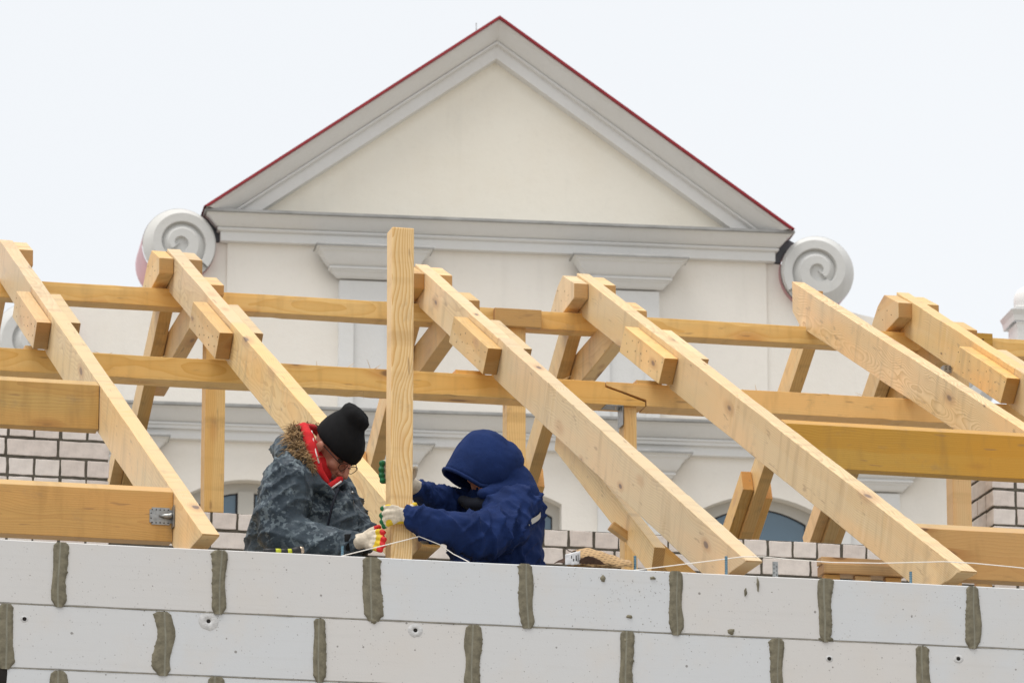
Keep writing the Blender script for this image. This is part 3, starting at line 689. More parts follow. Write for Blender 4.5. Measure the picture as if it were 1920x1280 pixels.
UL, UR = -3.15, 3.19                         # wall ends of the upper storey
Z_CAP, Z_BAND = 18.12, 17.73
# walls
quad_wall('upper_wall', [[(UL, 15.4), (UR, 15.4), (UR, 18.0), (UL, 18.0)]], 0, M['stucco2'])
quad_wall('gable_wall', [[(-3.2, 18.0), (3.2, 18.0), (-0.02, 20.3)]], 0.02, M['stucco'])
# horizontal cornice
co = moulding('cornice', UL, UR, [(0.26, 18.0)]+cove(0.255, 17.995, 0.10, 17.858)+[(0.125, 17.856), (0.13, 17.838), (0.115, 17.822), (0.09, 17.82), (0.09, 17.708), (0.02, 17.705)], M['trim'], house)
moulding('cornice_flashing', UL, UR, [(0.27, 18.042), (0.29, 18.036), (0.29, 18.006), (0.262, 18.001)], M['flash'], co)
# raking cornice
A0 = (-0.0243, 20.4685); E0, E1 = (-3.4444, 18.0077), (3.4448, 18.0167)
E0 = (E0[0], 18.03); E1 = (E1[0], 18.03)
def rake(name, prof, mat, parent):
    """prof [(inward offset measured vertically, projection)]"""
    bm = bmesh.new(); rows = []
    for s_, d in prof:
        kl = (A0[1]-E0[1])/(A0[0]-E0[0]); kr = (A0[1]-E1[1])/(A0[0]-E1[0])
        za = A0[1]-s_
        ul = A0[0]-(za-E0[1])/kl; ur = A0[0]-(za-E1[1])/kr
        rows.append([bm.verts.new((ul, -d, E0[1]+0.004)), bm.verts.new((A0[0], -d, za)), bm.verts.new((ur, -d, E0[1]+0.004))])
    for a, b2 in zip(rows[:-1], rows[1:]):
        for k in range(2): bm.faces.new([a[k], a[k+1], b2[k+1], b2[k]])
    bm.normal_update()
    me = bpy.data.meshes.new(name); bm.to_mesh(me); bm.free(); me.materials.append(mat)
    o = bpy.data.objects.new(name, me); link(o, parent); return o
rc = rake('raking_cornice', [(0.012, -3.0), (0.012, 0.34), (0.045, 0.335)]+[(s_+0.048, d) for d, s_ in cove(0.33, 0, 0.13, 0.182)]+[(0.232, 0.155), (0.255, 0.16), (0.268, 0.14), (0.272, 0.10), (0.43, 0.10), (0.445, -0.03)], M['trim'], house)
rake('roof_edge', [(-0.012, -3.2), (-0.012, 0.38), (0.020, 0.385), (0.028, 0.33)], M['red'], rc)
# the ridge aerial
bm = bmesh.new(); P = (-0.1665, 20.5876); tube_bm(bm, [(P[0], 0.6, P[1]-0.35), (P[0], 0.6, P[1]+0.10)], 0.006, 6); mesh_obj('aerial', bm, M['flash'], house)
# pilasters
def pilaster(parent, uc, ztop, zbot, w_=0.76, name='pilaster'):
    p = quad_wall(name, [[(uc-w_/2, zbot), (uc+w_/2, zbot), (uc+w_/2, ztop-0.34), (uc-w_/2, ztop-0.34)]], -0.06, M['trim'], parent, 0.08)
    f = 0.17; zt2 = ztop-0.60
    # recessed panel: four rails proud of the panel face
    for (a, b2, c, d) in ((uc-w_/2+0.004, uc-w_/2+f, zbot, ztop-0.345), (uc+w_/2-f, uc+w_/2-0.004, zbot, ztop-0.345), (uc-w_/2+f-0.001, uc+w_/2-f+0.001, zt2, ztop-0.345)):
        quad_wall('panel_rail', [[(a, c), (b2, c), (b2, d), (a, d)]], -0.105, M['trim'], p, 0.046)
    z = ztop
    moulding('capital', uc-w_/2, uc+w_/2, [(0.29, z), (0.29, z-0.02), (0.255, z-0.024), (0.255, z-0.046)]+cove(0.245, z-0.05, 0.11, z-0.205, 8)+[(0.11, z-0.21), (0.13, z-0.213), (0.13, z-0.235), (0.105, z-0.24), (0.105, z-0.255)]+cove(0.095, z-0.258, 0.02, z-0.325, 5), M['trim'], p, 0.02, -0.11)
    moulding('capital_flashing', uc-w_/2, uc+w_/2, [(0.30, z+0.018), (0.305, z+0.004), (0.305, z-0.012), (0.292, z-0.013)], M['flash'], p, 0.02, -0.11)
    return p
for uc in (-1.478, 1.518): pilaster(house, uc, 17.628, 15.55)
# lower storey: cornice, wall with segmental windows, pilasters
LL, LR = -6.2, 6.3
ZC = 15.706
lc = moulding('cornice', LL, LR, [(0.30, ZC-0.035)]+cove(0.29, ZC-0.04, 0.12, ZC-0.188)+[(0.145, ZC-0.19), (0.15, ZC-0.215), (0.13, ZC-0.222), (0.125, ZC-0.258), (0.08, ZC-0.262), (0.08, ZC-0.365), (0.02, ZC-0.37)], M['trim'], house, 0.02, -0.05)
moulding('cornice_flashing', LL, LR, [(0.31, ZC+0.01), (0.34, ZC), (0.34, ZC-0.03), (0.305, ZC-0.035)], M['flash'], lc, 0.02, -0.05)
WIN = [-2.92+0.04, 0.08, 3.06]
ww, wtop, wspring = 0.665, 14.90, 14.73
def arch(u): return wspring+(wtop-wspring)*(1-(u/ww)**2)
polys = []; prev = LL
for uc in WIN:
    polys.append([(prev, 0), (uc-ww, 0), (uc-ww, 15.45), (prev, 15.45)])
    ns = 12
    for k in range(ns):
        a = -ww+2*ww*k/ns; b2 = -ww+2*ww*(k+1)/ns
        polys.append([(uc+a, arch(a)), (uc+b2, arch(b2)), (uc+b2, 15.45), (uc+a, 15.45)])
    polys.append([(uc-ww, 0), (uc+ww, 0), (uc+ww, 12.6), (uc-ww, 12.6)])
    prev = uc+ww
polys.append([(prev, 0), (LR, 0), (LR, 15.45), (prev, 15.45)])
quad_wall('lower_wall', polys, -0.05, M['stucco2'], house, 0.30)
for uc in WIN:
    wd = empty('window'); wd.parent = house
    g = 0.585
    def ag(u, dz): return arch(u*ww/g)-0.115+dz
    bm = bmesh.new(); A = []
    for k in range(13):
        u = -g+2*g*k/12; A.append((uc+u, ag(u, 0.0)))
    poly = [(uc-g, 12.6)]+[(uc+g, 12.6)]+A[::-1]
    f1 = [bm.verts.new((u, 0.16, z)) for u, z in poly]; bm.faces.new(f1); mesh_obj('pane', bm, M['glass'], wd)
    # frame ring: outer follows the opening, inner the glass
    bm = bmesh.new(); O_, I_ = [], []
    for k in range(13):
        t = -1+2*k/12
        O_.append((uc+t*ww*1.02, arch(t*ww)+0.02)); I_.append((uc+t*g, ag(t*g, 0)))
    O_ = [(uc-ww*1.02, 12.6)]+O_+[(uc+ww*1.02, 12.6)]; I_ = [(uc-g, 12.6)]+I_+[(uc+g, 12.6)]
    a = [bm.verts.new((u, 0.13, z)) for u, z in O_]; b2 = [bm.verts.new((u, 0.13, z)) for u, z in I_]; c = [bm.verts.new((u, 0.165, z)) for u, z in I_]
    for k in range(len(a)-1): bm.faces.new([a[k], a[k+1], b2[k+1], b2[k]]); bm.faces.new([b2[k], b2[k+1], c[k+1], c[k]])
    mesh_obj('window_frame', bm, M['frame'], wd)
    bm = bmesh.new(); I2 = [(uc+(u-uc)*0.975, z-(0.014 if 0 < i < len(I_)-1 else 0)) for i, (u, z) in enumerate(I_)]
    a = [bm.verts.new((u, 0.152, z)) for u, z in I_]; b2 = [bm.verts.new((u, 0.152, z)) for u, z in I2]
    for k in range(len(a)-1): bm.faces.new([a[k], a[k+1], b2[k+1], b2[k]])
    mesh_obj('gasket', bm, M['dark_frame'], wd)
    if uc < 0 :
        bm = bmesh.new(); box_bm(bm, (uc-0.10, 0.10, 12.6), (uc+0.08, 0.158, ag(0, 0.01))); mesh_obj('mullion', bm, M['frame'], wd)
        bm = bmesh.new(); box_bm(bm, (uc-0.125, 0.150, 12.6), (uc-0.099, 0.155, ag(0, -0.02))); box_bm(bm, (uc+0.079, 0.150, 12.6), (uc+0.105, 0.155, ag(0, -0.02))); mesh_obj('gasket', bm, M['dark_frame'], wd)
for uc in (-4.49, -1.456, 1.54, 4.34): pilaster(house, uc, 15.31, 12.0)
# scroll volutes
def volute(uc, zc, r_, sgn, turns=1.72, back=0.9, yf=-0.10, start=0.0):
    v = empty('volute'); v.parent = house
    bm = bmesh.new(); sg = 48; A = []; B = []
    for k in range(sg):
        a = 2*math.pi*k/sg; A.append(bm.verts.new((uc+r_*math.cos(a), yf, zc+r_*math.sin(a))))
    bm.faces.new(A)
    mesh_obj('scroll_disc', bm, M['scroll'], v)
    bm = bmesh.new(); A = []; B = []
    for k in range(sg):
        a = 2*math.pi*k/sg; A.append(bm.verts.new((uc+r_*1.010*math.cos(a), yf+0.035, zc+r_*1.010*math.sin(a)))); B.append(bm.verts.new((uc+r_*1.012*math.cos(a), back, zc+r_*1.012*math.sin(a))))
    for k in range(sg): bm.faces.new([A[k], B[k], B[(k+1) % sg], A[(k+1) % sg]])
    mesh_obj('scroll_coping', bm, M['pink'] if r_ > 0.3 else M['trim'], v, smooth=True)
    # carved spiral: flat band, a step down at its inner edge, then the hollow climbs back to the next turn
    bm = bmesh.new(); n_ = 150; rows = []
    def ro_(t): return r_*(1.0-0.76*min(1.0, t/turns)**0.97)
    for k in range(n_+1):
        t = turns*k/n_; a = start+sgn*2*math.pi*t
        ro = ro_(t); nx = ro_(t+1) if t+1 < turns else 0.0
        ri = ro-(ro-nx)*0.52; h = 0.07*(1-0.5*t/turns)
        ca, sa = math.cos(a), math.sin(a)
        rows.append([bm.verts.new((uc+q*ca, y, zc+q*sa)) for q, y in ((ro, yf-0.075), (ri, yf-0.075), (ri, yf-0.075), (ri-0.012*(ri > 0.02), yf-0.075+h), (ri-0.012*(ri > 0.02), yf-0.075+h), (nx, yf-0.0745 if t+1 < turns else yf-0.075+h*0.8))])
    for a, b2 in zip(rows[:-1], rows[1:]):
        for c in (0, 2, 4): bm.faces.new([a[c], a[c+1], b2[c+1], b2[c]])
    rim = []
    for k in range(65):
        a = start+sgn*2*math.pi*k/64; ro = ro_(k/64)
        rim.append((bm.verts.new((uc+ro*math.cos(a), yf-0.075, zc+ro*math.sin(a))), bm.verts.new((uc+r_*math.cos(a), yf+0.005, zc+r_*math.sin(a)))))
    for a, b2 in zip(rim[:-1], rim[1:]): bm.faces.new([a[0], a[1], b2[1], b2[0]])
    mesh_obj('spiral_band', bm, M['scroll'], v)
    return v
for (uc, zc, r_, sg_, st) in ((-3.715, 17.64, 0.425, 1, R(-40)), (3.78, 17.595, 0.435, -1, R(215)), (-5.36, 16.40, 0.50, 1, R(-30)), (5.42, 16.40, 0.50, -1, R(210))):
    volute(uc, zc, r_, sg_, start=st)
# scroll flanks between the volutes, with coping
for s_ in (-1, 1):
    cx = 3.72 if s_ < 0 else 3.80
    pts = []
    for k in range(15):
        t = k/14; pts.append((s_*(cx-0.0+1.55*t), 17.28-0.25*(1-(1-t)**2.2)))
    poly = [(s_*3.1, 15.6), (s_*3.1, 17.72), (s_*3.42, 17.70)]+pts+[(s_*5.45, 16.4), (s_*5.75, 15.8), (s_*5.9, 15.6)]
    quad_wall('scroll_flank', [poly], 0.03, M['stucco2'], house, 0.6)
# flashing between cornice and scroll
for a, b2 in (((-3.42, 18.02), (-3.22, 17.62)), ((3.44, 18.02), (3.26, 17.62))):
    s_ = -1 if a[0] < 0 else 1
    quad_wall('corner_flashing', [[(a[0]+s_*0.10, 17.97), (a[0], 18.02), (b2[0], 18.0), (b2[0], 17.72), (b2[0]+s_*0.1, 17.72)]], 0.03, M['dflash'], house, 0.3)
# roof body behind
bm = bmesh.new()
v = [bm.verts.new(p) for p in ((-3.4, 0.45, 18.1), (3.5, 0.45, 18.1), (0.03, 0.45, 20.5), (-3.4, 9, 18.1), (3.5, 9, 18.1), (0.03, 9, 20.5))]
for f in ((0, 1, 2), (3, 5, 4), (0, 3, 4, 1), (0, 2, 5, 3), (1, 4, 5, 2)): bm.faces.new([v[i] for i in f])
mesh_obj('roof', bm, M['red'], house)
bm = bmesh.new(); box_bm(bm, (-6.15, 0.3, 0), (6.25, 9, 15.6)); box_bm(bm, (-3.15, 0.42, 15.6), (3.25, 9, 18.06)); mesh_obj('house_body', bm, M['stucco2'], house)
# urn on its pedestal, at the right end of the parapet
ur = empty('urn'); ur.parent = house; P = (6.3375, 17.1315); ur.location = (P[0], -0.1, P[1])
bm = bmesh.new(); box_bm(bm, (-0.22, -0.2, -1.4), (0.3, 0.25, -0.10)); mesh_obj('pedestal', bm, M['trim'], ur)
bm = bmesh.new(); box_bm(bm, (-0.25, -0.24, 0.03), (0.33, 0.29, 0.09)); bmesh.ops.bevel(bm, geom=bm.edges[:], offset=0.01, segments=1, affect='EDGES')
rows = []
for d, z in ((0.06, 0.03), (0.03, -0.03), (0.02, -0.10)):
    rows.append([bm.verts.new(p) for p in ((-0.25-d, -0.24-d, z-0.001), (0.33+d, -0.24-d, z-0.001), (0.33+d, 0.29, z-0.001), (-0.25-d, 0.29, z-0.001))])
for a, b2 in zip(rows[:-1], rows[1:]):
    for k in range(4): bm.faces.new([a[k], a[(k+1) % 4], b2[(k+1) % 4], b2[k]])
mesh_obj('pedestal_cap', bm, M['trim'], ur)
bm = bmesh.new(); rows = []
for r_, z in ((0.20, 0.088), (0.235, 0.12), (0.245, 0.20), (0.235, 0.27), (0.20, 0.33), (0.13, 0.37), (0.07, 0.39), (0.09, 0.42), (0.05, 0.47), (0.01, 0.5)):
    rows.append([bm.verts.new((0.04+r_*math.cos(2*math.pi*k/20), r_*math.sin(2*math.pi*k/20), z)) for k in range(20)])
for a, b2 in zip(rows[:-1], rows[1:]):
    for k in range(20): bm.faces.new([a[k], a[(k+1) % 20], b2[(k+1) % 20], b2[k]])
mesh_obj('urn_body', bm, M['trim'], ur, smooth=True)

# ================================================================== people
CR, CU, CC = Vector((0.973, -0.231, 0)), Vector((-0.0559, -0.2367, 0.97)), Vector((-0.2241, -0.9437, -0.2432))
def capsule(bm, p0, r0, p1, r1, seg=14, flat=None):
    p0, p1 = Vector(p0), Vector(p1); d = p1-p0; L = d.length; d = d/L if L > 1e-6 else Vector((0, 0, 1))
    a = d.orthogonal().normalized(); b_ = d.cross(a); rings = []
    def ring(c, r_): rings.append([bm.verts.new(c+(a*math.cos(2*math.pi*k/seg)+b_*math.sin(2*math.pi*k/seg))*r_) for k in range(seg)])
    for k in range(1, 5): t = math.pi/2*k/4; ring(p0-d*r0*math.cos(t), r0*math.sin(t))
    for k in range(4, 0, -1): t = math.pi/2*k/4; ring(p1+d*r1*math.cos(t), r1*math.sin(t))
    e0 = bm.verts.new(p0-d*r0); e1 = bm.verts.new(p1+d*r1)
    for i in range(len(rings)-1):
        for k in range(seg): bm.faces.new([rings[i][k], rings[i][(k+1) % seg], rings[i+1][(k+1) % seg], rings[i+1][k]])
    for k in range(seg): bm.faces.new([e0, rings[0][(k+1) % seg], rings[0][k]]); bm.faces.new([e1, rings[-1][k], rings[-1][(k+1) % seg]])
def chain(bm, pts):
    for (p0, r0), (p1, r1) in zip(pts[:-1], pts[1:]): capsule(bm, p0, r0, p1, r1)
def ellip(bm, c, rad, ax=None):
    m_ = (ax.to_4x4() if ax is not None else Matrix.Identity(4))
    m_ = Matrix.Translation(Vector(c)) @ m_ @ Matrix.Diagonal((*rad, 1))
    bmesh.ops.create_uvsphere(bm, u_segments=20, v_segments=12, radius=1, matrix=m_)
def skin_up(name, bm, mat, parent, voxel=0.008, smooth=4, disp=None, matrix=None):
    """overlapping closed volumes fused into one continuous surface"""
    me = bpy.data.meshes.new('tmp'); bm.to_mesh(me); bm.free()
    o = bpy.data.objects.new('tmp', me); COL.objects.link(o)
    md = o.modifiers.new('r', 'REMESH'); md.mode = 'VOXEL'; md.voxel_size = voxel
    ms = o.modifiers.new('s', 'SMOOTH'); ms.factor = 0.5; ms.iterations = smooth
    dg = bpy.context.evaluated_depsgraph_get(); dg.update()
    m2 = bpy.data.meshes.new_from_object(o.evaluated_get(dg)); bpy.data.objects.remove(o); bpy.data.meshes.remove(me)
    m2.name = name; m2.materials.clear()
    for mm in (mat if isinstance(mat, (list, tuple)) else [mat]): m2.materials.append(mm)
    if disp:
        nv = [v.normal.copy() for v in m2.vertices]
        for v, nn in zip(m2.vertices, nv): v.co += nn*disp(v.co)
    for p in m2.polygons: p.use_smooth = True
    o2 = bpy.data.objects.new(name, m2); link(o2, parent)
    if matrix is not None: o2.matrix_local = matrix
    return o2
def folds(seed, amp, dirs, freq):
    dirs = [Vector(d).normalized() for d in dirs]
    def f(p):
        s_ = 0.0
        for i, d in enumerate(dirs):
            w_ = p+Vector((noise.noise(p*5+Vector((seed, i, 0))), noise.noise(p*5+Vector((i, seed, 3))), noise.noise(p*5+Vector((2, i, seed)))))*0.05
            t = w_.dot(d)*freq*(1+0.3*i)+seed+i*1.7
            msk = max(0, noise.noise(p*6.5+Vector((i*4.1, seed, 1)))+0.25)
            s_ += (1-abs(math.sin(t)))**3*1.35*msk
        return amp*(s_-0.35)+amp*0.5*noise.noise(p*22+Vector((seed, 0, 0)))
    return f
def jacket_mat():
    m, n, b = new_mat('printed_navy_shell')
    tc = N(n, 'ShaderNodeTexCoord'); v = tc.outputs['Object']
    big = noise_(n, v, 9, 4, 0.6)
    vo = N(n, 'ShaderNodeTexVoronoi', distance='CHEBYCHEV'); vo.inputs['Scale'].default_value = 75; n.links.new(v, vo.inputs['Vector'])
    sep = N(n, 'ShaderNodeSeparateColor'); n.links.new(vo.outputs['Color'], sep.inputs[0])
    vo2 = N(n, 'ShaderNodeTexVoronoi', distance='CHEBYCHEV'); vo2.inputs['Scale'].default_value = 30; n.links.new(vmul(n, v, (1, 1, 1.7)), vo2.inputs['Vector'])
    sep2 = N(n, 'ShaderNodeSeparateColor'); n.links.new(vo2.outputs['Color'], sep2.inputs[0])
    a = math_(n, 'MULTIPLY', ramp(n, big, 0.42, 0.56), math_(n, 'GREATER_THAN', sep.outputs[0], 0.48))
    a = math_(n, 'MULTIPLY', a, math_(n, 'GREATER_THAN', sep2.outputs[0], 0.30))
    col = mixc(n, ramp(n, noise_(n, v, 4, 3), 0.35, 0.65), (0.026, 0.039, 0.053), (0.052, 0.072, 0.090))
    col = mixc(n, math_(n, 'MULTIPLY', a, 0.48), col, (0.19, 0.235, 0.26))
    n.links.new(col, b.inputs['Base Color']); b.inputs['Roughness'].default_value = 0.55; b.inputs['Specular IOR Level'].default_value = 0.25
    bump(n, b, noise_(n, v, 28, 4, 0.6), 0.7, 0.010)
    return m
M['jacket'] = jacket_mat()
M['navy'] = plain('navy_workwear', (0.010, 0.025, 0.098), 0.85, 0, 7, 0.25, 0.010, 20, 0.15)
M['navy_dark'] = plain('dark_collar', (0.006, 0.008, 0.016), 0.85)
M['beanie'] = plain('black_knit', (0.009, 0.009, 0.010), 0.9, 0, 30, 0.2, 0.0015, 240, 0.15)
M['skin'] = plain('weathered_skin', (0.50, 0.215, 0.145), 0.5, 0, 22, 0.16, 0.001, 130, 0.35)
M['lips'] = plain('mouth', (0.16, 0.045, 0.04), 0.5)
M['stubble'] = plain('grey_stubble', (0.30, 0.145, 0.11), 0.7, 0, 200, 0.3)
M['brow'] = plain('brow_hair', (0.06, 0.04, 0.03), 0.9)
M['red_cloth'] = plain('red_fleece', (0.52, 0.018, 0.022), 0.8, 0, 25, 0.2, 0.003, 60, 0.2)
M['white_cloth'] = plain('white_stripe', (0.70, 0.66, 0.64), 0.8)
M['fur'] = plain('tan_fur', (0.42, 0.275, 0.14), 0.8, 0, 14, 0.45)
M['fur_dark'] = plain('brown_fur', (0.10, 0.06, 0.032), 0.8, 0, 14, 0.4)
M['glove'] = plain('grey_knit_glove', (0.60, 0.525, 0.42), 0.9, 0, 25, 0.30, 0.002, 160, 0.1)
M['g_yellow'] = plain('yellow_coating', (0.62, 0.42, 0.02), 0.6, 0, 30, 0.2, 0.002, 120)
M['g_red'] = plain('red_coating', (0.55, 0.012, 0.012), 0.5, 0, 30, 0.15, 0.002, 120)
M['g_green'] = plain('green_coating', (0.008, 0.115, 0.04), 0.5, 0, 30, 0.2, 0.002, 120)
M['trousers'] = plain('dark_trousers', (0.02, 0.022, 0.028), 0.85, 0, 10, 0.2)
M['reflect'] = plain('reflective_tape', (0.42, 0.43, 0.42), 0.4, 0.2)
M['specs'] = plain('spectacle_wire', (0.02, 0.02, 0.02), 0.3, 0.6)

def hand(name, mats, parent, palm, fingers, thumb, coat, rpalm=(0.036, 0.030)):
    """palm chain + four bent fingers + thumb; coat = [(point, radius, material index)]"""
    bm = bmesh.new(); chain(bm, palm)
    for f in fingers+[thumb]: chain(bm, f)
    o = skin_up(name, bm, mats, parent, 0.0042, 2)
    for p in o.data.polygons:
        c = p.center; best = 0
        for (q, r_, mi) in coat:
            if (c-Vector(q)).length < r_*(1+0.25*noise.noise(c*60)): best = mi; break
        p.material_index = best
    return o
def legs(parent, hip, fwd, side, mat):
    """kneeling: thighs drop forward to the knees on the floor, shins lie back"""
    hip = Vector(hip); fwd = Vector(fwd).normalized(); side = Vector(side).normalized(); bm = bmesh.new()
    for s_ in (-1, 1):
        h = hip+side*0.095*s_; kn = Vector((h.x+fwd.x*0.20, h.y+fwd.y*0.20, 0.075)); an = kn-fwd*0.40; an.z = 0.055; toe = an-fwd*0.12; toe.z = 0.05
        chain(bm, [(h, 0.105), (kn, 0.078), (an, 0.055), (toe, 0.045)])
    chain(bm, [(hip-side*0.08, 0.12), (hip+side*0.08, 0.12)])
    return skin_up('trousers', bm, mat, parent, 0.012, 4)
# ---------------------------------------------------------------- the man in the beanie
p1 = tag(empty('person', (-0.7605, 0.66, 5.6612)), 'man in black beanie, red hood and printed dark jacket crouching left of the post', 'person')
p1.location.z = FLOOR; bpy.context.view_layer.update(); I1 = p1.matrix_world.inverted()
def L1(*P): return [I1 @ Vector(p) for p in P]
def c1(lst): return [(I1 @ Vector(p), r_) for p, r_ in lst]
HC = Vector((-0.643, 0.58, 6.3031))
hf = (CR*0.52-CU*0.68+CC*0.50).normalized(); hu = (CR*0.62+CU*0.76+CC*0.20); hu = (hu-hf*hu.dot(hf)).normalized(); hs = hf.cross(hu)
HM = Matrix.Identity(4)
for i in range(3): HM[i][0], HM[i][1], HM[i][2], HM[i][3] = hs[i], hf[i], hu[i], HC[i]
HL = I1 @ HM                                             # head frame: x to his right ear, y forward, z to the crown
def hp(x, y, z): return HL @ Vector((x, y, z))
axh = HL.to_3x3()
TORSO = [((-0.7605, 0.66, 5.6612), 0.15), ((-0.7599, 0.65, 5.8303), 0.165), ((-0.7464, 0.64, 6.0113), 0.17), ((-0.7391, 0.63, 6.1602), 0.14)]
ARM_R = [((-0.8451, 0.47, 6.1417), 0.085), ((-0.8675, 0.42, 5.9275), 0.072), ((-0.7307, 0.34, 5.888), 0.062), ((-0.6436, 0.28, 5.8736), 0.045)]
ARM_L = [((-0.6127, 0.8, 6.2033), 0.085), ((-0.5395, 0.76, 6.0465), 0.07), ((-0.522, 0.52, 5.948), 0.045)]
bm = bmesh.new()
chain(bm, c1([(p, r_*0.72) for p, r_ in TORSO]))
chain(bm, [(I1 @ Vector(TORSO[3][0]), 0.09), (hp(0, -0.045, -0.13), 0.062), (hp(0, -0.02, -0.04), 0.062)])
for A in (ARM_R, ARM_L): chain(bm, c1([(p, r_*0.62) for p, r_ in A]))
ellip(bm, hp(0, -0.008, 0.030), (0.076, 0.096, 0.095), axh)
ellip(bm, hp(0, 0.028, -0.050), (0.060, 0.066, 0.070), axh)
chain(bm, [(hp(0, 0.072, -0.104), 0.022), (hp(0, 0.060, -0.085), 0.035)])
for s_ in (-1, 1):
    ellip(bm, hp(s_*0.038, 0.066, -0.018), (0.026, 0.022, 0.024), axh)
    capsule(bm, hp(s_*0.012, 0.088, 0.036), 0.010, hp(s_*0.050, 0.072, 0.030), 0.009)
    ellip(bm, hp(s_*0.080, -0.012, -0.010), (0.010, 0.020, 0.032), axh)
    capsule(bm, hp(s_*0.010, 0.094, -0.068), 0.007, hp(s_*0.018, 0.086, -0.066), 0.006)
    ellip(bm, hp(s_*0.014, 0.100, -0.030), (0.010, 0.011, 0.009), axh)
capsule(bm, hp(0, 0.090, 0.024), 0.010, hp(0, 0.120, -0.022), 0.0125)
capsule(bm, hp(-0.018, 0.090, -0.056), 0.0075, hp(0.018, 0.090, -0.056), 0.0075)
capsule(bm, hp(-0.016, 0.090, -0.074), 0.008, hp(0.016, 0.090, -0.074), 0.008)
body = skin_up('body', bm, [M['skin'], M['stubble'], M['lips']], p1, 0.0045, 2)
iH = HL.inverted()
for p in body.data.polygons:
    c = iH @ p.center; nn = noise.noise(p.center*90)
    if c.y > 0.03 and -0.0685+0.002*nn < c.z < -0.0615 and abs(c.x) < 0.026: p.material_index = 2
    elif c.y > -0.01 and c.z < -0.048+0.012*nn and c.z > -0.13 and not (c.y > 0.085 and c.z > -0.03): p.material_index = 1
for s_ in (-1, 1):
    bm = bmesh.new(); ellip(bm, hp(s_*0.033, 0.074, 0.014), (0.013, 0.012, 0.009), axh); mesh_obj('eye', bm, M['brow'], p1, smooth=True)
    bm = bmesh.new(); tube_bm(bm, [hp(s_*0.014, 0.097, 0.033), hp(s_*0.032, 0.093, 0.040), hp(s_*0.054, 0.078, 0.034)], [0.004, 0.0055, 0.003], 8); mesh_obj('eyebrow', bm, M['brow'], p1, smooth=True)
# spectacles
gl = empty('spectacles'); gl.parent = p1
for s_ in (-1, 1):
    bm = bmesh.new(); tube_bm(bm, [hp(s_*0.034+0.024*math.cos(a), 0.108-0.006*abs(math.cos(a)), 0.008+0.019*math.sin(a)) for a in [2*math.pi*k/20 for k in range(21)]], 0.0015, 6, False); mesh_obj('rim', bm, M['specs'], gl, smooth=True)
    bm = bmesh.new(); tube_bm(bm, [hp(s_*0.059, 0.102, 0.014), hp(s_*0.079, 0.07, 0.016), hp(s_*0.082, 0.0, 0.010)], 0.0020, 6); mesh_obj('temple', bm, M['specs'], gl, smooth=True)
bm = bmesh.new(); tube_bm(bm, [hp(-0.011, 0.109, 0.012), hp(0, 0.114, 0.016), hp(0.011, 0.109, 0.012)], 0.0016, 6); mesh_obj('bridge', bm, M['specs'], gl, smooth=True)
# beanie: ribbed tube with a slouching crown
bm = bmesh.new(); rows = []
PROF = [(0.030, 0.080, 0.098, 0, -0.006), (0.024, 0.088, 0.107, 0, -0.006), (0.030, 0.092, 0.112, 0, -0.006), (0.055, 0.094, 0.114, 0, -0.008), (0.085, 0.090, 0.108, 0, -0.012), (0.112, 0.080, 0.093, 0, -0.020), (0.132, 0.068, 0.076, 0, -0.030), (0.148, 0.060, 0.066, 0, -0.038), (0.164, 0.061, 0.067, 0, -0.040), (0.179, 0.056, 0.062, 0, -0.038), (0.191, 0.042, 0.046, 0, -0.036), (0.197, 0.020, 0.022, 0, -0.036)]
for (z, rx, ry, cx, cy) in PROF:
    ring = []
    for k in range(40):
        a = 2*math.pi*k/40
        fold = 1+0.055*max(0, (z-0.10)/0.11)*math.sin(3*a+1.0)+0.03*max(0, (z-0.11)/0.1)*math.sin(7*a)
        tilt = -0.022*math.sin(a)*(1 if z < 0.06 else max(0, 1-(z-0.06)/0.05))       # lower over the nape
        ring.append(bm.verts.new(hp(cx+rx*fold*math.cos(a), cy+ry*fold*math.sin(a), z-0.004+tilt*-0.25+0.004*noise.noise(Vector((a*2, z*30, 0))))))
    rows.append(ring)
for a, b2 in zip(rows[:-1], rows[1:]):
    for k in range(40): bm.faces.new([a[k], a[(k+1) % 40], b2[(k+1) % 40], b2[k]])
bm.faces.new(rows[-1])
bmesh.ops.subdivide_edges(bm, edges=bm.edges[:], cuts=1, use_grid_fill=True, smooth=0.6)
mesh_obj('beanie', bm, M['beanie'], p1, smooth=True)
# jacket
bm = bmesh.new()
chain(bm, c1([((-0.7902, 0.66, 5.6386), 0.205), ((-0.7875, 0.65, 5.8183), 0.215), ((-0.7675, 0.64, 5.978), 0.205), ((-0.7576, 0.63, 6.0796), 0.155), ((-0.7541, 0.63, 6.1594), 0.095)]))
chain(bm, c1([((-0.6462, 0.6, 5.8685), 0.15), ((-0.6297, 0.58, 5.983), 0.135), ((-0.6304, 0.58, 6.0689), 0.075)]))
chain(bm, c1([((-0.8448, 0.46, 6.1331), 0.110), ((-0.8791, 0.43, 6.0141), 0.108), ((-0.8756, 0.41, 5.9166), 0.094), ((-0.77, 0.355, 5.8913), 0.080), ((-0.6436, 0.28, 5.8715), 0.056)]))
chain(bm, c1([((-0.6122, 0.78, 6.1773), 0.11), ((-0.5436, 0.74, 6.0421), 0.088), ((-0.5304, 0.5, 5.9392), 0.056)]))
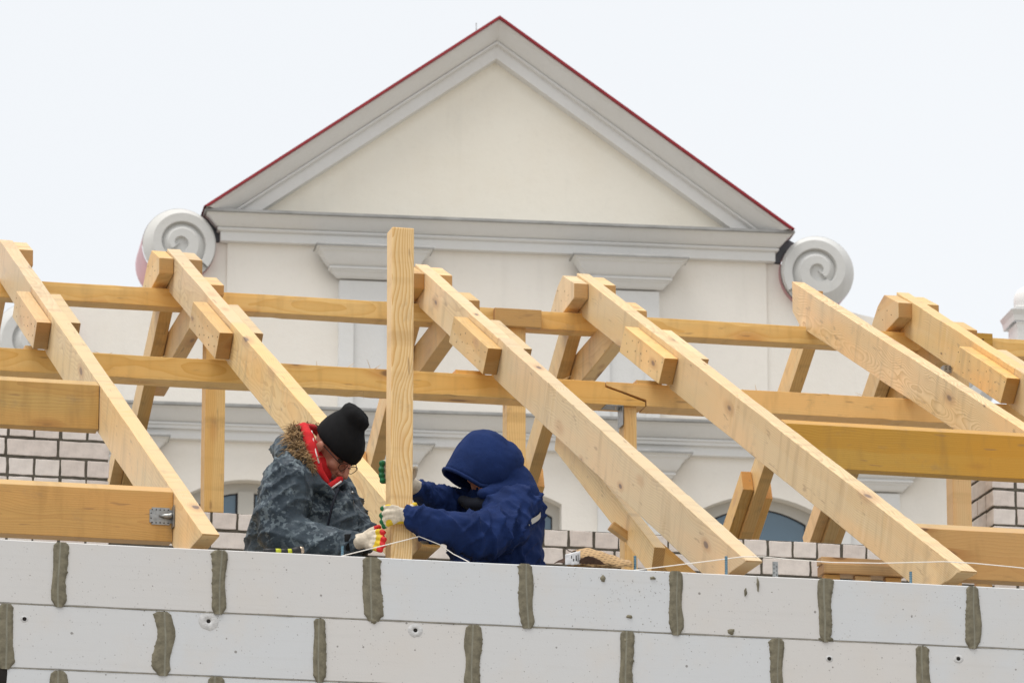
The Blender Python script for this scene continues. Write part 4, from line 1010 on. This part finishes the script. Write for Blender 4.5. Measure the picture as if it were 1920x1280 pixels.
# standing collar and folded hood behind the neck
ringp = [(-0.6681, 0.48, 6.1036), (-0.7299, 0.45, 6.1432), (-0.7906, 0.47, 6.2237), (-0.8264, 0.54, 6.276), (-0.818, 0.64, 6.3138), (-0.762, 0.74, 6.3238), (-0.6741, 0.8, 6.2938), (-0.5949, 0.76, 6.2173), (-0.5761, 0.66, 6.1642)]
chain(bm, c1([(p, r_) for p, r_ in zip(ringp, (0.022, 0.028, 0.044, 0.062, 0.068, 0.062, 0.046, 0.030, 0.022))]))
chain(bm, c1([((-0.5902, 0.56, 6.157), 0.018), ((-0.5897, 0.54, 6.1161), 0.026), ((-0.6082, 0.5, 6.0638), 0.036)]))
jk = skin_up('jacket', bm, M['jacket'], p1, 0.0075, 3, folds(2.3, 0.017, [(0.5, 0.2, 1), (1, 0.1, 0.25), (-0.5, 0.3, 0.9)], 34))
# seams, placket, pocket flap, cuff
bm = bmesh.new(); tube_bm(bm, L1((-0.6509, 0.44, 6.1237), (-0.6808, 0.415, 6.0421), (-0.6981, 0.41, 5.955), (-0.7037, 0.4, 5.8677)), 0.006, 6); mesh_obj('zip_placket', bm, M['navy_dark'], p1, smooth=True)
bm = bmesh.new(); tube_bm(bm, L1((-0.647, 0.284, 5.8721), (-0.622, 0.262, 5.8688)), [0.050, 0.044], 18); mesh_obj('cuff', bm, M['beanie'], p1, smooth=True)
bm = bmesh.new(); ellip(bm, L1((-0.5915, 0.448, 6.1113))[0], (0.006, 0.006, 0.006)); mesh_obj('snap_button', bm, M['zinc'], p1, smooth=True)
legs(p1, I1 @ Vector((-0.7605, 0.66, 5.6612)), (1, -0.15, 0), (0.15, 1, 0), M['trousers']).location = (0, 0, 0)
# red hood of the sweater under the jacket
bm = bmesh.new()
rp = [(-0.7695, 0.64, 6.403), (-0.7658, 0.56, 6.3915), (-0.7623, 0.5, 6.3457), (-0.7554, 0.468, 6.2895), (-0.7425, 0.455, 6.2357), (-0.7235, 0.452, 6.1868), (-0.6918, 0.46, 6.1538)]
chain(bm, c1([(p, r_) for p, r_ in zip(rp, (0.020, 0.021, 0.024, 0.026, 0.024, 0.020, 0.013))]))
rp2 = [(-0.7658, 0.56, 6.3915), (-0.7153, 0.62, 6.4014), (-0.6734, 0.7, 6.3957), (-0.6481, 0.76, 6.367)]
chain(bm, c1([(p, r_) for p, r_ in zip(rp2, (0.02, 0.017, 0.017, 0.02))]))
chain(bm, c1([((-0.6729, 0.5, 6.142), 0.016), ((-0.6274, 0.515, 6.1776), 0.015)]))
chain(bm, c1([((-0.7291, 0.6, 6.2944), 0.06), ((-0.6921, 0.6, 6.2316), 0.07)]))
skin_up('red_hood', bm, M['red_cloth'], p1, 0.006, 3, folds(5.1, 0.004, [(1, 0, 0.4)], 60))
for P_ in ([(-0.7491, 0.492, 6.3597), (-0.7483, 0.462, 6.3164), (-0.7415, 0.44, 6.2625), (-0.7299, 0.432, 6.2185)], [(-0.6692, 0.476, 6.1305), (-0.6277, 0.492, 6.164)]):
    bm = bmesh.new(); tube_bm(bm, L1(*P_), 0.0036, 8); mesh_obj('stripe', bm, M['white_cloth'], p1, smooth=True)
# fur edge of the jacket hood
def fur(parent, path, count, mat, seed, ln=(0.03, 0.06), spread=0.022):
    rr = random.Random(seed); bm = bmesh.new(); P = [Vector(p) for p in path]
    for k in range(count):
        t = rr.random()*(len(P)-1); i = int(t); c = P[i].lerp(P[i+1], t-i)+Vector((rr.gauss(0, 1), rr.gauss(0, 1), rr.gauss(0, 1)))*spread*0.6
        d = (CC*rr.uniform(0.1, 0.9)+CR*rr.uniform(-1.0, 0.7)+CU*rr.uniform(-0.7, 0.9)).normalized(); L = rr.uniform(*ln); sd = d.orthogonal().normalized()*rr.uniform(0.0010, 0.0022)
        sd2 = d.cross(sd); bend = (CU*-0.35+CR*rr.uniform(-0.4, 0.4))*L
        q = [c, c+d*L*0.5+bend*0.25, c+d*L+bend]
        a = [bm.verts.new(q[0]+sd), bm.verts.new(q[0]-sd*0.5+sd2), bm.verts.new(q[0]-sd*0.5-sd2)]; b2 = [bm.verts.new(q[1]+sd*0.8), bm.verts.new(q[1]-sd*0.4+sd2*0.8), bm.verts.new(q[1]-sd*0.4-sd2*0.8)]; e_ = bm.verts.new(q[2])
        for z in range(3): bm.faces.new([a[z], a[(z+1) % 3], b2[(z+1) % 3], b2[z]]); bm.faces.new([b2[z], b2[(z+1) % 3], e_])
    o = mesh_obj('fur_trim', bm, mat, parent, smooth=True); o['kind'] = 'stuff'; return o
fp = L1((-0.7957, 0.56, 6.3769), (-0.816, 0.52, 6.3366), (-0.8139, 0.485, 6.2945), (-0.7989, 0.462, 6.2558), (-0.7814, 0.452, 6.2245), (-0.7645, 0.45, 6.2035))
fur(p1, fp, 1500, M['fur'], 3, (0.03, 0.06), 0.020); fur(p1, fp, 700, M['fur_dark'], 4, (0.025, 0.05), 0.018)
fur(p1, L1((-0.7879, 0.6, 6.3864), (-0.7316, 0.68, 6.4228), (-0.6726, 0.76, 6.4377)), 160, M['fur_dark'], 6, (0.02, 0.035), 0.01)
# right glove on the foot of the post
hx = lambda *a: [(I1 @ Vector(p), r_) for p, r_ in a]
fg = []
for (k, (a, b2, c)) in enumerate((((-0.5582, 0.235, 5.9043), (-0.5392, 0.185, 5.9033), (-0.5266, 0.165, 5.8956)), ((-0.5581, 0.225, 5.8854), (-0.5376, 0.172, 5.8755), (-0.5233, 0.16, 5.8674)), ((-0.5607, 0.222, 5.8678), (-0.5417, 0.172, 5.8521), (-0.5269, 0.162, 5.8445)), ((-0.5663, 0.225, 5.8534), (-0.55, 0.182, 5.8348), (-0.5361, 0.168, 5.8263)))):
    fg.append(hx((a, 0.0125), (b2, 0.0118), (c, 0.0105)))
th = hx(((-0.5773, 0.275, 5.9054), 0.014), ((-0.5531, 0.26, 5.9225), 0.013), ((-0.5309, 0.235, 5.931), 0.011))
coat = [(f[2][0], 0.0165, 2) for f in fg]+[(f[1][0], 0.019, 1) for f in fg]+[(th[2][0], 0.018, 2)]
hand('right_glove', [M['glove'], M['g_yellow'], M['g_red']], p1, hx(((-0.6271, 0.268, 5.8698), 0.030), ((-0.6013, 0.25, 5.8758), 0.031), ((-0.5722, 0.238, 5.8832), 0.027), ((-0.5727, 0.235, 5.8657), 0.024)), fg, th, coat)
fg = []
for k, (a, b2) in enumerate((((-0.5129, 0.36, 5.9324), (-0.4981, 0.33, 5.9354)), ((-0.5128, 0.36, 5.9155), (-0.4958, 0.33, 5.9143)), ((-0.5127, 0.36, 5.8985), (-0.4957, 0.33, 5.8931)), ((-0.5148, 0.37, 5.8834), (-0.4998, 0.34, 5.8738)))): fg.append(hx(((-0.5214, 0.4, 5.9148), 0.013), (a, 0.0115), (b2, 0.0105)))
th = hx(((-0.5258, 0.42, 5.9357), 0.014), ((-0.5131, 0.4, 5.9535), 0.012), ((-0.5025, 0.37, 5.9606), 0.011))
hand('left_glove', [M['glove'], M['g_yellow'], M['g_red']], p1, hx(((-0.5261, 0.5, 5.9394), 0.03), ((-0.5216, 0.45, 5.9293), 0.03), ((-0.5193, 0.41, 5.9169), 0.027)), fg, th, [(f[2][0], 0.018, 2) for f in fg])

# ---------------------------------------------------------------- the man in blue
p2 = tag(empty('person', (0.0591, 0.62, 5.6907)), 'man in navy hooded work jacket with his face hidden, gripping the post from the right', 'person')
p2.location.z = FLOOR; bpy.context.view_layer.update(); I1 = p2.matrix_world.inverted()
HC = Vector((-0.0118, 0.55, 6.2537))
hf = (-CR*0.62-CU*0.75+CC*0.30).normalized(); hu = (-CR*0.30+CU*0.90+CC*0.10); hu = (hu-hf*hu.dot(hf)).normalized(); hs = hf.cross(hu)
for i in range(3): HM[i][0], HM[i][1], HM[i][2], HM[i][3] = hs[i], hf[i], hu[i], HC[i]
HL = I1 @ HM; axh = HL.to_3x3()
bm = bmesh.new()
chain(bm, c1([((0.0591, 0.62, 5.6907), 0.12), ((0.0609, 0.6, 5.9238), 0.13), ((0.0497, 0.58, 6.1137), 0.12), ((0.0014, 0.56, 6.1828), 0.075)]))
chain(bm, [(I1 @ Vector((0.0014, 0.56, 6.1828)), 0.065), (hp(0, -0.03, -0.05), 0.062)])
ellip(bm, hp(0, -0.008, 0.030), (0.076, 0.096, 0.095), axh); ellip(bm, hp(0, 0.028, -0.050), (0.060, 0.066, 0.070), axh)
for s_ in (-1, 1):
    ellip(bm, hp(s_*0.038, 0.066, -0.018), (0.026, 0.022, 0.024), axh); capsule(bm, hp(s_*0.012, 0.088, 0.036), 0.010, hp(s_*0.050, 0.072, 0.030), 0.009)
    ellip(bm, hp(s_*0.080, -0.012, -0.010), (0.010, 0.020, 0.032), axh)
capsule(bm, hp(0, 0.090, 0.024), 0.010, hp(0, 0.120, -0.022), 0.0125); capsule(bm, hp(-0.018, 0.090, -0.062), 0.008, hp(0.018, 0.090, -0.062), 0.008)
chain(bm, c1([((0.0599, 0.44, 6.0953), 0.06), ((-0.0956, 0.3, 5.9234), 0.052), ((-0.3909, 0.15, 5.9476), 0.038)])); chain(bm, c1([((0.0151, 0.74, 6.1678), 0.05), ((-0.1168, 0.66, 6.1223), 0.034), ((-0.2434, 0.54, 6.1186), 0.030), ((-0.3324, 0.42, 6.1249), 0.026)]))
skin_up('body', bm, M['skin'], p2, 0.006, 2)
for s_ in (-1, 1):
    bm = bmesh.new(); ellip(bm, hp(s_*0.033, 0.074, 0.014), (0.013, 0.012, 0.009), axh); mesh_obj('eye', bm, M['brow'], p2, smooth=True)
# jacket: back, chest, sleeves
bm = bmesh.new()
chain(bm, c1([((0.044, 0.62, 5.6578), 0.185), ((0.0459, 0.61, 5.8388), 0.18), ((0.0544, 0.6, 5.9883), 0.168), ((0.0605, 0.58, 6.1034), 0.140), ((0.0321, 0.57, 6.1649), 0.10)]))
chain(bm, c1([((-0.0586, 0.58, 5.8064), 0.13), ((-0.0654, 0.57, 5.9547), 0.10), ((-0.0373, 0.58, 6.0877), 0.085)]))
chain(bm, c1([((0.0558, 0.45, 6.0757), 0.112), ((-0.0106, 0.37, 5.9805), 0.108), ((-0.1109, 0.28, 5.927), 0.100), ((-0.2387, 0.215, 5.9328), 0.080), ((-0.3559, 0.165, 5.944), 0.066), ((-0.4036, 0.15, 5.9533), 0.058)]))
chain(bm, c1([((0.0216, 0.74, 6.1681), 0.10), ((-0.1124, 0.66, 6.1226), 0.075), ((-0.2413, 0.54, 6.1187), 0.064), ((-0.3345, 0.42, 6.1291), 0.050)]))
def sleeve(p):
    return folds(7.7, 0.024, [(1, 0.2, 0.35), (0.55, 0.3, 1), (1, 0.1, -0.6)], 36)(p)
jk = skin_up('jacket', bm, M['navy'], p2, 0.0075, 3, sleeve)
bm = bmesh.new(); chain(bm, c1([((-0.1313, 0.52, 6.1178), 0.022), ((-0.1037, 0.48, 6.0934), 0.028), ((-0.0586, 0.46, 6.0914), 0.034)])); skin_up('collar', bm, M['navy_dark'], p2, 0.006, 3)
legs(p2, I1 @ Vector((0.0591, 0.62, 5.6907)), (-1, -0.1, 0), (0.1, -1, 0), M['trousers'])
# hood: an open shell, its rim a stitched hem
bm = bmesh.new(); rows = []
NR, NK = 22, 40
for j in range(NR+1):
    t = j/NR                                            # 0 at the back pole, 1 at the rim
    ring = []
    ang = t*R(118)
    for k in range(NK):
        a = 2*math.pi*k/NK
        rx = 0.113*math.sin(min(ang, R(96)))*(1 if ang < R(96) else 1-0.10*(ang-R(96))/R(22)); rz = rx*1.12
        y = -0.130*math.cos(ang)-0.005
        if ang > R(90): y = (ang-R(90))*0.215
        x_, z_ = rx*math.cos(a), rz*math.sin(a)
        z2 = z_+0.025+(0.034*max(0, math.sin(a))**2*(1-0.7*t))
        if math.sin(a) > 0: y2 = y+0.020*t*math.sin(a)  # peak reaches forward
        else: y2 = y-0.075*t*-math.sin(a)               # rim sweeps back to the throat
        q = hp(x_, y2, z2); q = q+(q-hp(0, 0, 0.02)).normalized()*(0.006*noise.noise(q*14)+0.004*noise.noise(q*40)+0.007*(1-abs(math.sin(a*5+t*3)))**3*t*max(0, -math.sin(a)+0.5)-0.005*math.exp(-(math.cos(a)/0.09)**2)*(math.sin(a) > 0))
        ring.append(bm.verts.new(q))
    rows.append(ring)
for a, b2 in zip(rows[:-1], rows[1:]):
    for k in range(NK): bm.faces.new([a[k], a[(k+1) % NK], b2[(k+1) % NK], b2[k]])
bmesh.ops.remove_doubles(bm, verts=bm.verts[:], dist=0.0005)
hd = mesh_obj('hood', bm, M['navy'], p2, smooth=True)
ms = hd.modifiers.new('thick', 'SOLIDIFY'); ms.thickness = 0.010; ms.offset = -1
bm = bmesh.new(); rim = [v for v in [None]]
bm2 = bmesh.new(); bm2.from_mesh(hd.data); bm2.verts.ensure_lookup_table()
bd = [v.co.copy() for v in bm2.verts if v.is_boundary]; bm2.free()
cen = sum(bd, Vector())/len(bd); ux = (HL.to_3x3() @ Vector((1, 0, 0))); uz = (HL.to_3x3() @ Vector((0, 0, 1)))
bd.sort(key=lambda q: math.atan2((q-cen).dot(uz), (q-cen).dot(ux))); tube_bm(bm, bd+[bd[0]], 0.0085, 8, False); mesh_obj('hood_hem', bm, M['navy'], p2, smooth=True)
# stitched seam over the hood and neck drape
bm = bmesh.new(); chain(bm, c1([((0.0273, 0.55, 6.2579), 0.085), ((0.0732, 0.56, 6.2082), 0.092), ((0.0926, 0.55, 6.1528), 0.10), ((-0.0196, 0.47, 6.1343), 0.05), ((-0.0698, 0.44, 6.1318), 0.028)])); skin_up('hood_drape', bm, M['navy'], p2, 0.009, 4, folds(3.3, 0.008, [(1, 0, 0.8)], 40))
# reflective tape on the upper sleeve
bm = bmesh.new(); rows = []
for k in range(8):
    t = k/7; q = I1 @ Vector((0.0917, 0.33, 5.9986)).lerp(Vector((0.1659, 0.44, 6.064)), t); n_ = (CC*(1-t)*0.8+CR*0.6).normalized()*0.012*math.sin(math.pi*t)
    rows.append((bm.verts.new(q+n_+CU*0.011), bm.verts.new(q+n_-CU*0.011)))
for a, b2 in zip(rows[:-1], rows[1:]): bm.faces.new([a[0], b2[0], b2[1], a[1]])
mesh_obj('reflective_band', bm, M['reflect'], p2, smooth=True)
# left glove across the front of the post
hx = lambda *a: [(I1 @ Vector(p), r_) for p, r_ in a]
fg = []
for (a, b2, c) in (((-0.4787, 0.145, 5.9886), (-0.5114, 0.15, 5.9943), (-0.5303, 0.17, 5.9913)), ((-0.4835, 0.142, 5.973), (-0.5163, 0.146, 5.9722), (-0.5344, 0.17, 5.9637)), ((-0.4832, 0.143, 5.9563), (-0.5137, 0.148, 5.9495), (-0.5317, 0.172, 5.9389)), ((-0.4782, 0.146, 5.9403), (-0.5043, 0.152, 5.9319), (-0.5231, 0.172, 5.9204))):
    fg.append(hx((a, 0.0125), (b2, 0.0115), (c, 0.0105)))
th = hx(((-0.4396, 0.15, 5.9811), 0.014), ((-0.4217, 0.155, 5.9978), 0.0125), ((-0.4012, 0.172, 6.013), 0.011))
coat = [(f[2][0], 0.0150, 2) for f in fg]+[(fg[3][1][0], 0.017, 1), (fg[0][1][0]+Vector((0, 0, 0.012)), 0.014, 1), (th[2][0], 0.022, 1), (I1 @ Vector((-0.4625, 0.16, 5.923)), 0.03, 1)]
hand('left_glove', [M['glove'], M['g_yellow'], M['g_green']], p2, hx(((-0.4173, 0.155, 5.9579), 0.034), ((-0.4437, 0.15, 5.9598), 0.031), ((-0.4691, 0.15, 5.9712), 0.025), ((-0.469, 0.15, 5.9522), 0.024)), fg, th, coat)
# right glove comes round the back of the post
fg = []
for (a, b2) in (((-0.488, 0.325, 6.2096), (-0.5092, 0.285, 6.1975)), ((-0.4889, 0.33, 6.185), (-0.5122, 0.285, 6.1718)), ((-0.4887, 0.33, 6.1594), (-0.511, 0.285, 6.1484)), ((-0.4844, 0.33, 6.1383), (-0.5066, 0.285, 6.1274))):
    fg.append(hx(((-0.4366, 0.335, 6.1653), 0.013), (a, 0.0125), (b2, 0.0122)))
th = hx(((-0.3948, 0.33, 6.1343), 0.014), ((-0.3759, 0.31, 6.163), 0.012), ((-0.3739, 0.29, 6.1843), 0.011))
hand('right_glove', [M['glove'], M['g_yellow'], M['g_green']], p2, hx(((-0.3345, 0.42, 6.1291), 0.034), ((-0.3883, 0.36, 6.1412), 0.032), ((-0.4366, 0.335, 6.1653), 0.028)), fg, th, [(f[2][0], 0.020, 2) for f in fg])

# ================================================================== small things on the wall head
# torn paper sack
sk = tag(empty('paper_sack', (0.3056, 0.13, 5.7808)), 'torn brown paper sack of dry mix lying on the wall with a white printed end', 'sack')
def sack_mat():
    m, n, b = new_mat('brown_sack_paper')
    tc = N(n, 'ShaderNodeTexCoord'); v = tc.outputs['Object']
    rot = N(n, 'ShaderNodeVectorRotate', rotation_type='Y_AXIS'); n.links.new(v, rot.inputs[0]); rot.inputs[3].default_value = R(12)
    br = N(n, 'ShaderNodeTexBrick'); br.inputs['Scale'].default_value = 60; n.links.new(vmul(n, rot.outputs[0], (1, 0, 1)), br.inputs['Vector'])
    sw = N(n, 'ShaderNodeSeparateXYZ'); n.links.new(rot.outputs[0], sw.inputs[0])
    row = math_(n, 'FLOOR', math_(n, 'MULTIPLY', sw.outputs[2], 105.0))
    fx = math_(n, 'FRACT', math_(n, 'ADD', math_(n, 'MULTIPLY', sw.outputs[0], 42.0), math_(n, 'MULTIPLY', row, 0.5)))
    fz = math_(n, 'FRACT', math_(n, 'MULTIPLY', sw.outputs[2], 105.0))
    d = math_(n, 'MULTIPLY', math_(n, 'LESS_THAN', fx, 0.55), math_(n, 'LESS_THAN', math_(n, 'ABSOLUTE', math_(n, 'SUBTRACT', fz, 0.5)), 0.16))
    col = mixc(n, noise_(n, v, 30, 4), (0.36, 0.22, 0.10), (0.50, 0.33, 0.16))
    col = mixc(n, math_(n, 'MULTIPLY', d, 0.7), col, (0.09, 0.05, 0.025))
    n.links.new(col, b.inputs['Base Color']); b.inputs['Roughness'].default_value = 0.75
    bump(n, b, noise_(n, v, 45, 4, 0.6), 0.6, 0.004); return m
M['sack'] = sack_mat(); M['sack_in'] = plain('dark_sack_inside', (0.06, 0.032, 0.02), 0.9, 0, 40, 0.4); M['label'] = plain('white_sack_end', (0.62, 0.62, 0.63), 0.7, 0, 60, 0.2)
def sheetgrid(name, fn, nu, nv_, mat, parent):
    bm = bmesh.new(); g = [[bm.verts.new(fn(i/nu, j/nv_)) for j in range(nv_+1)] for i in range(nu+1)]
    for i in range(nu):
        for j in range(nv_): bm.faces.new([g[i][j], g[i+1][j], g[i+1][j+1], g[i][j+1]])
    o = mesh_obj(name, bm, mat, parent, smooth=True); md = o.modifiers.new('t', 'SOLIDIFY'); md.thickness = 0.0015; return o
def sackf(u, v):
    x = -0.085+0.215*u; a = v*math.pi
    h = (0.074+0.012*math.sin(u*5))*math.sin(a)*(1-0.25*u*u)
    return Vector((x+0.006*noise.noise(Vector((u*4, v*4, 1))), 0.075-0.10*math.cos(a)-0.06, h+0.008*noise.noise(Vector((u*6, v*5, 0)))))
sheetgrid('sack_paper', sackf, 24, 16, M['sack'], sk)
def tornf(u, v): return Vector((-0.085+0.145*u, -0.093-0.004*v+0.004*noise.noise(Vector((u*8, v*4, 3))), 0.003+(0.036*math.sin(math.pi*min(1, u*1.3+0.08))**0.8*(1-0.55*u))*v+0.004*noise.noise(Vector((u*14, 0, 0)))))
sheetgrid('torn_opening', tornf, 20, 4, M['sack_in'], sk)
def labf(u, v): return Vector((-0.135+0.055*u, -0.07-0.02*u+0.004*noise.noise(Vector((u*4, v*4, 9))), 0.001+v*(0.040+0.014*u)+0.004*noise.noise(Vector((u*5, 2, v)))))
lo = sheetgrid('printed_end', labf, 8, 8, M['label'], sk)
bm = bmesh.new()
for (x, z, w_, h) in ((-0.100, 0.012, 0.004, 0.022), (-0.110, 0.010, 0.004, 0.010), (-0.092, 0.008, 0.003, 0.030), (-0.118, 0.020, 0.003, 0.012)): box_bm(bm, (x, -0.098, z), (x+w_, -0.0965, z+h))
mesh_obj('print_marks', bm, M['hole'], lo)
def flapf(u, v): return Vector((-0.150+0.07*u, -0.03+0.08*v, 0.018+0.012*v+0.045*u*v+0.012*math.sin(u*3)*noise.noise(Vector((u*3, v*3, 4)))))
sheetgrid('sack_flap', flapf, 8, 6, M['sack_in'], sk)
bm = bmesh.new(); tube_bm(bm, [(-0.135, -0.05, 0.075), (-0.115, -0.05, 0.060), (-0.100, -0.05, 0.055)], 0.0016, 6); mesh_obj('tie_wire', bm, M['nail'], sk)
# hand tool lying behind the wall edge in front of the jacket
tl = tag(empty('screwdriver_tool', (-0.905, 0.09, 5.7739)), 'black and yellow hand tool lying on the wall in front of the printed jacket', 'tool')
M['tool_y'] = plain('yellow_grip', (0.45, 0.48, 0.03), 0.5); M['tool_k'] = plain('black_grip', (0.02, 0.02, 0.022), 0.5); M['tool_b'] = plain('steel_nose', (0.45, 0.36, 0.27), 0.3, 0.8)
def seg(name, x0, x1, r0, r1, z0, z1, mat):
    bm = bmesh.new(); tube_bm(bm, [(x0, 0, z0), ((x0+x1)/2, 0, (z0+z1)/2), (x1, 0, z1)], [r0, (r0+r1)/2*1.05, r1], 14); mesh_obj(name, bm, mat, tl, smooth=True)
seg('grip', -0.105, -0.060, 0.009, 0.011, 0.010, 0.012, M['tool_k']); seg('grip_band', -0.060, -0.038, 0.0105, 0.0105, 0.012, 0.012, M['tool_y'])
seg('grip', -0.038, -0.012, 0.011, 0.010, 0.012, 0.013, M['tool_k']); seg('grip_band', -0.012, 0.004, 0.010, 0.011, 0.013, 0.014, M['tool_y'])
seg('body', 0.004, 0.036, 0.012, 0.017, 0.014, 0.020, M['tool_k']); seg('nose', 0.036, 0.050, 0.015, 0.012, 0.020, 0.023, M['tool_b'])
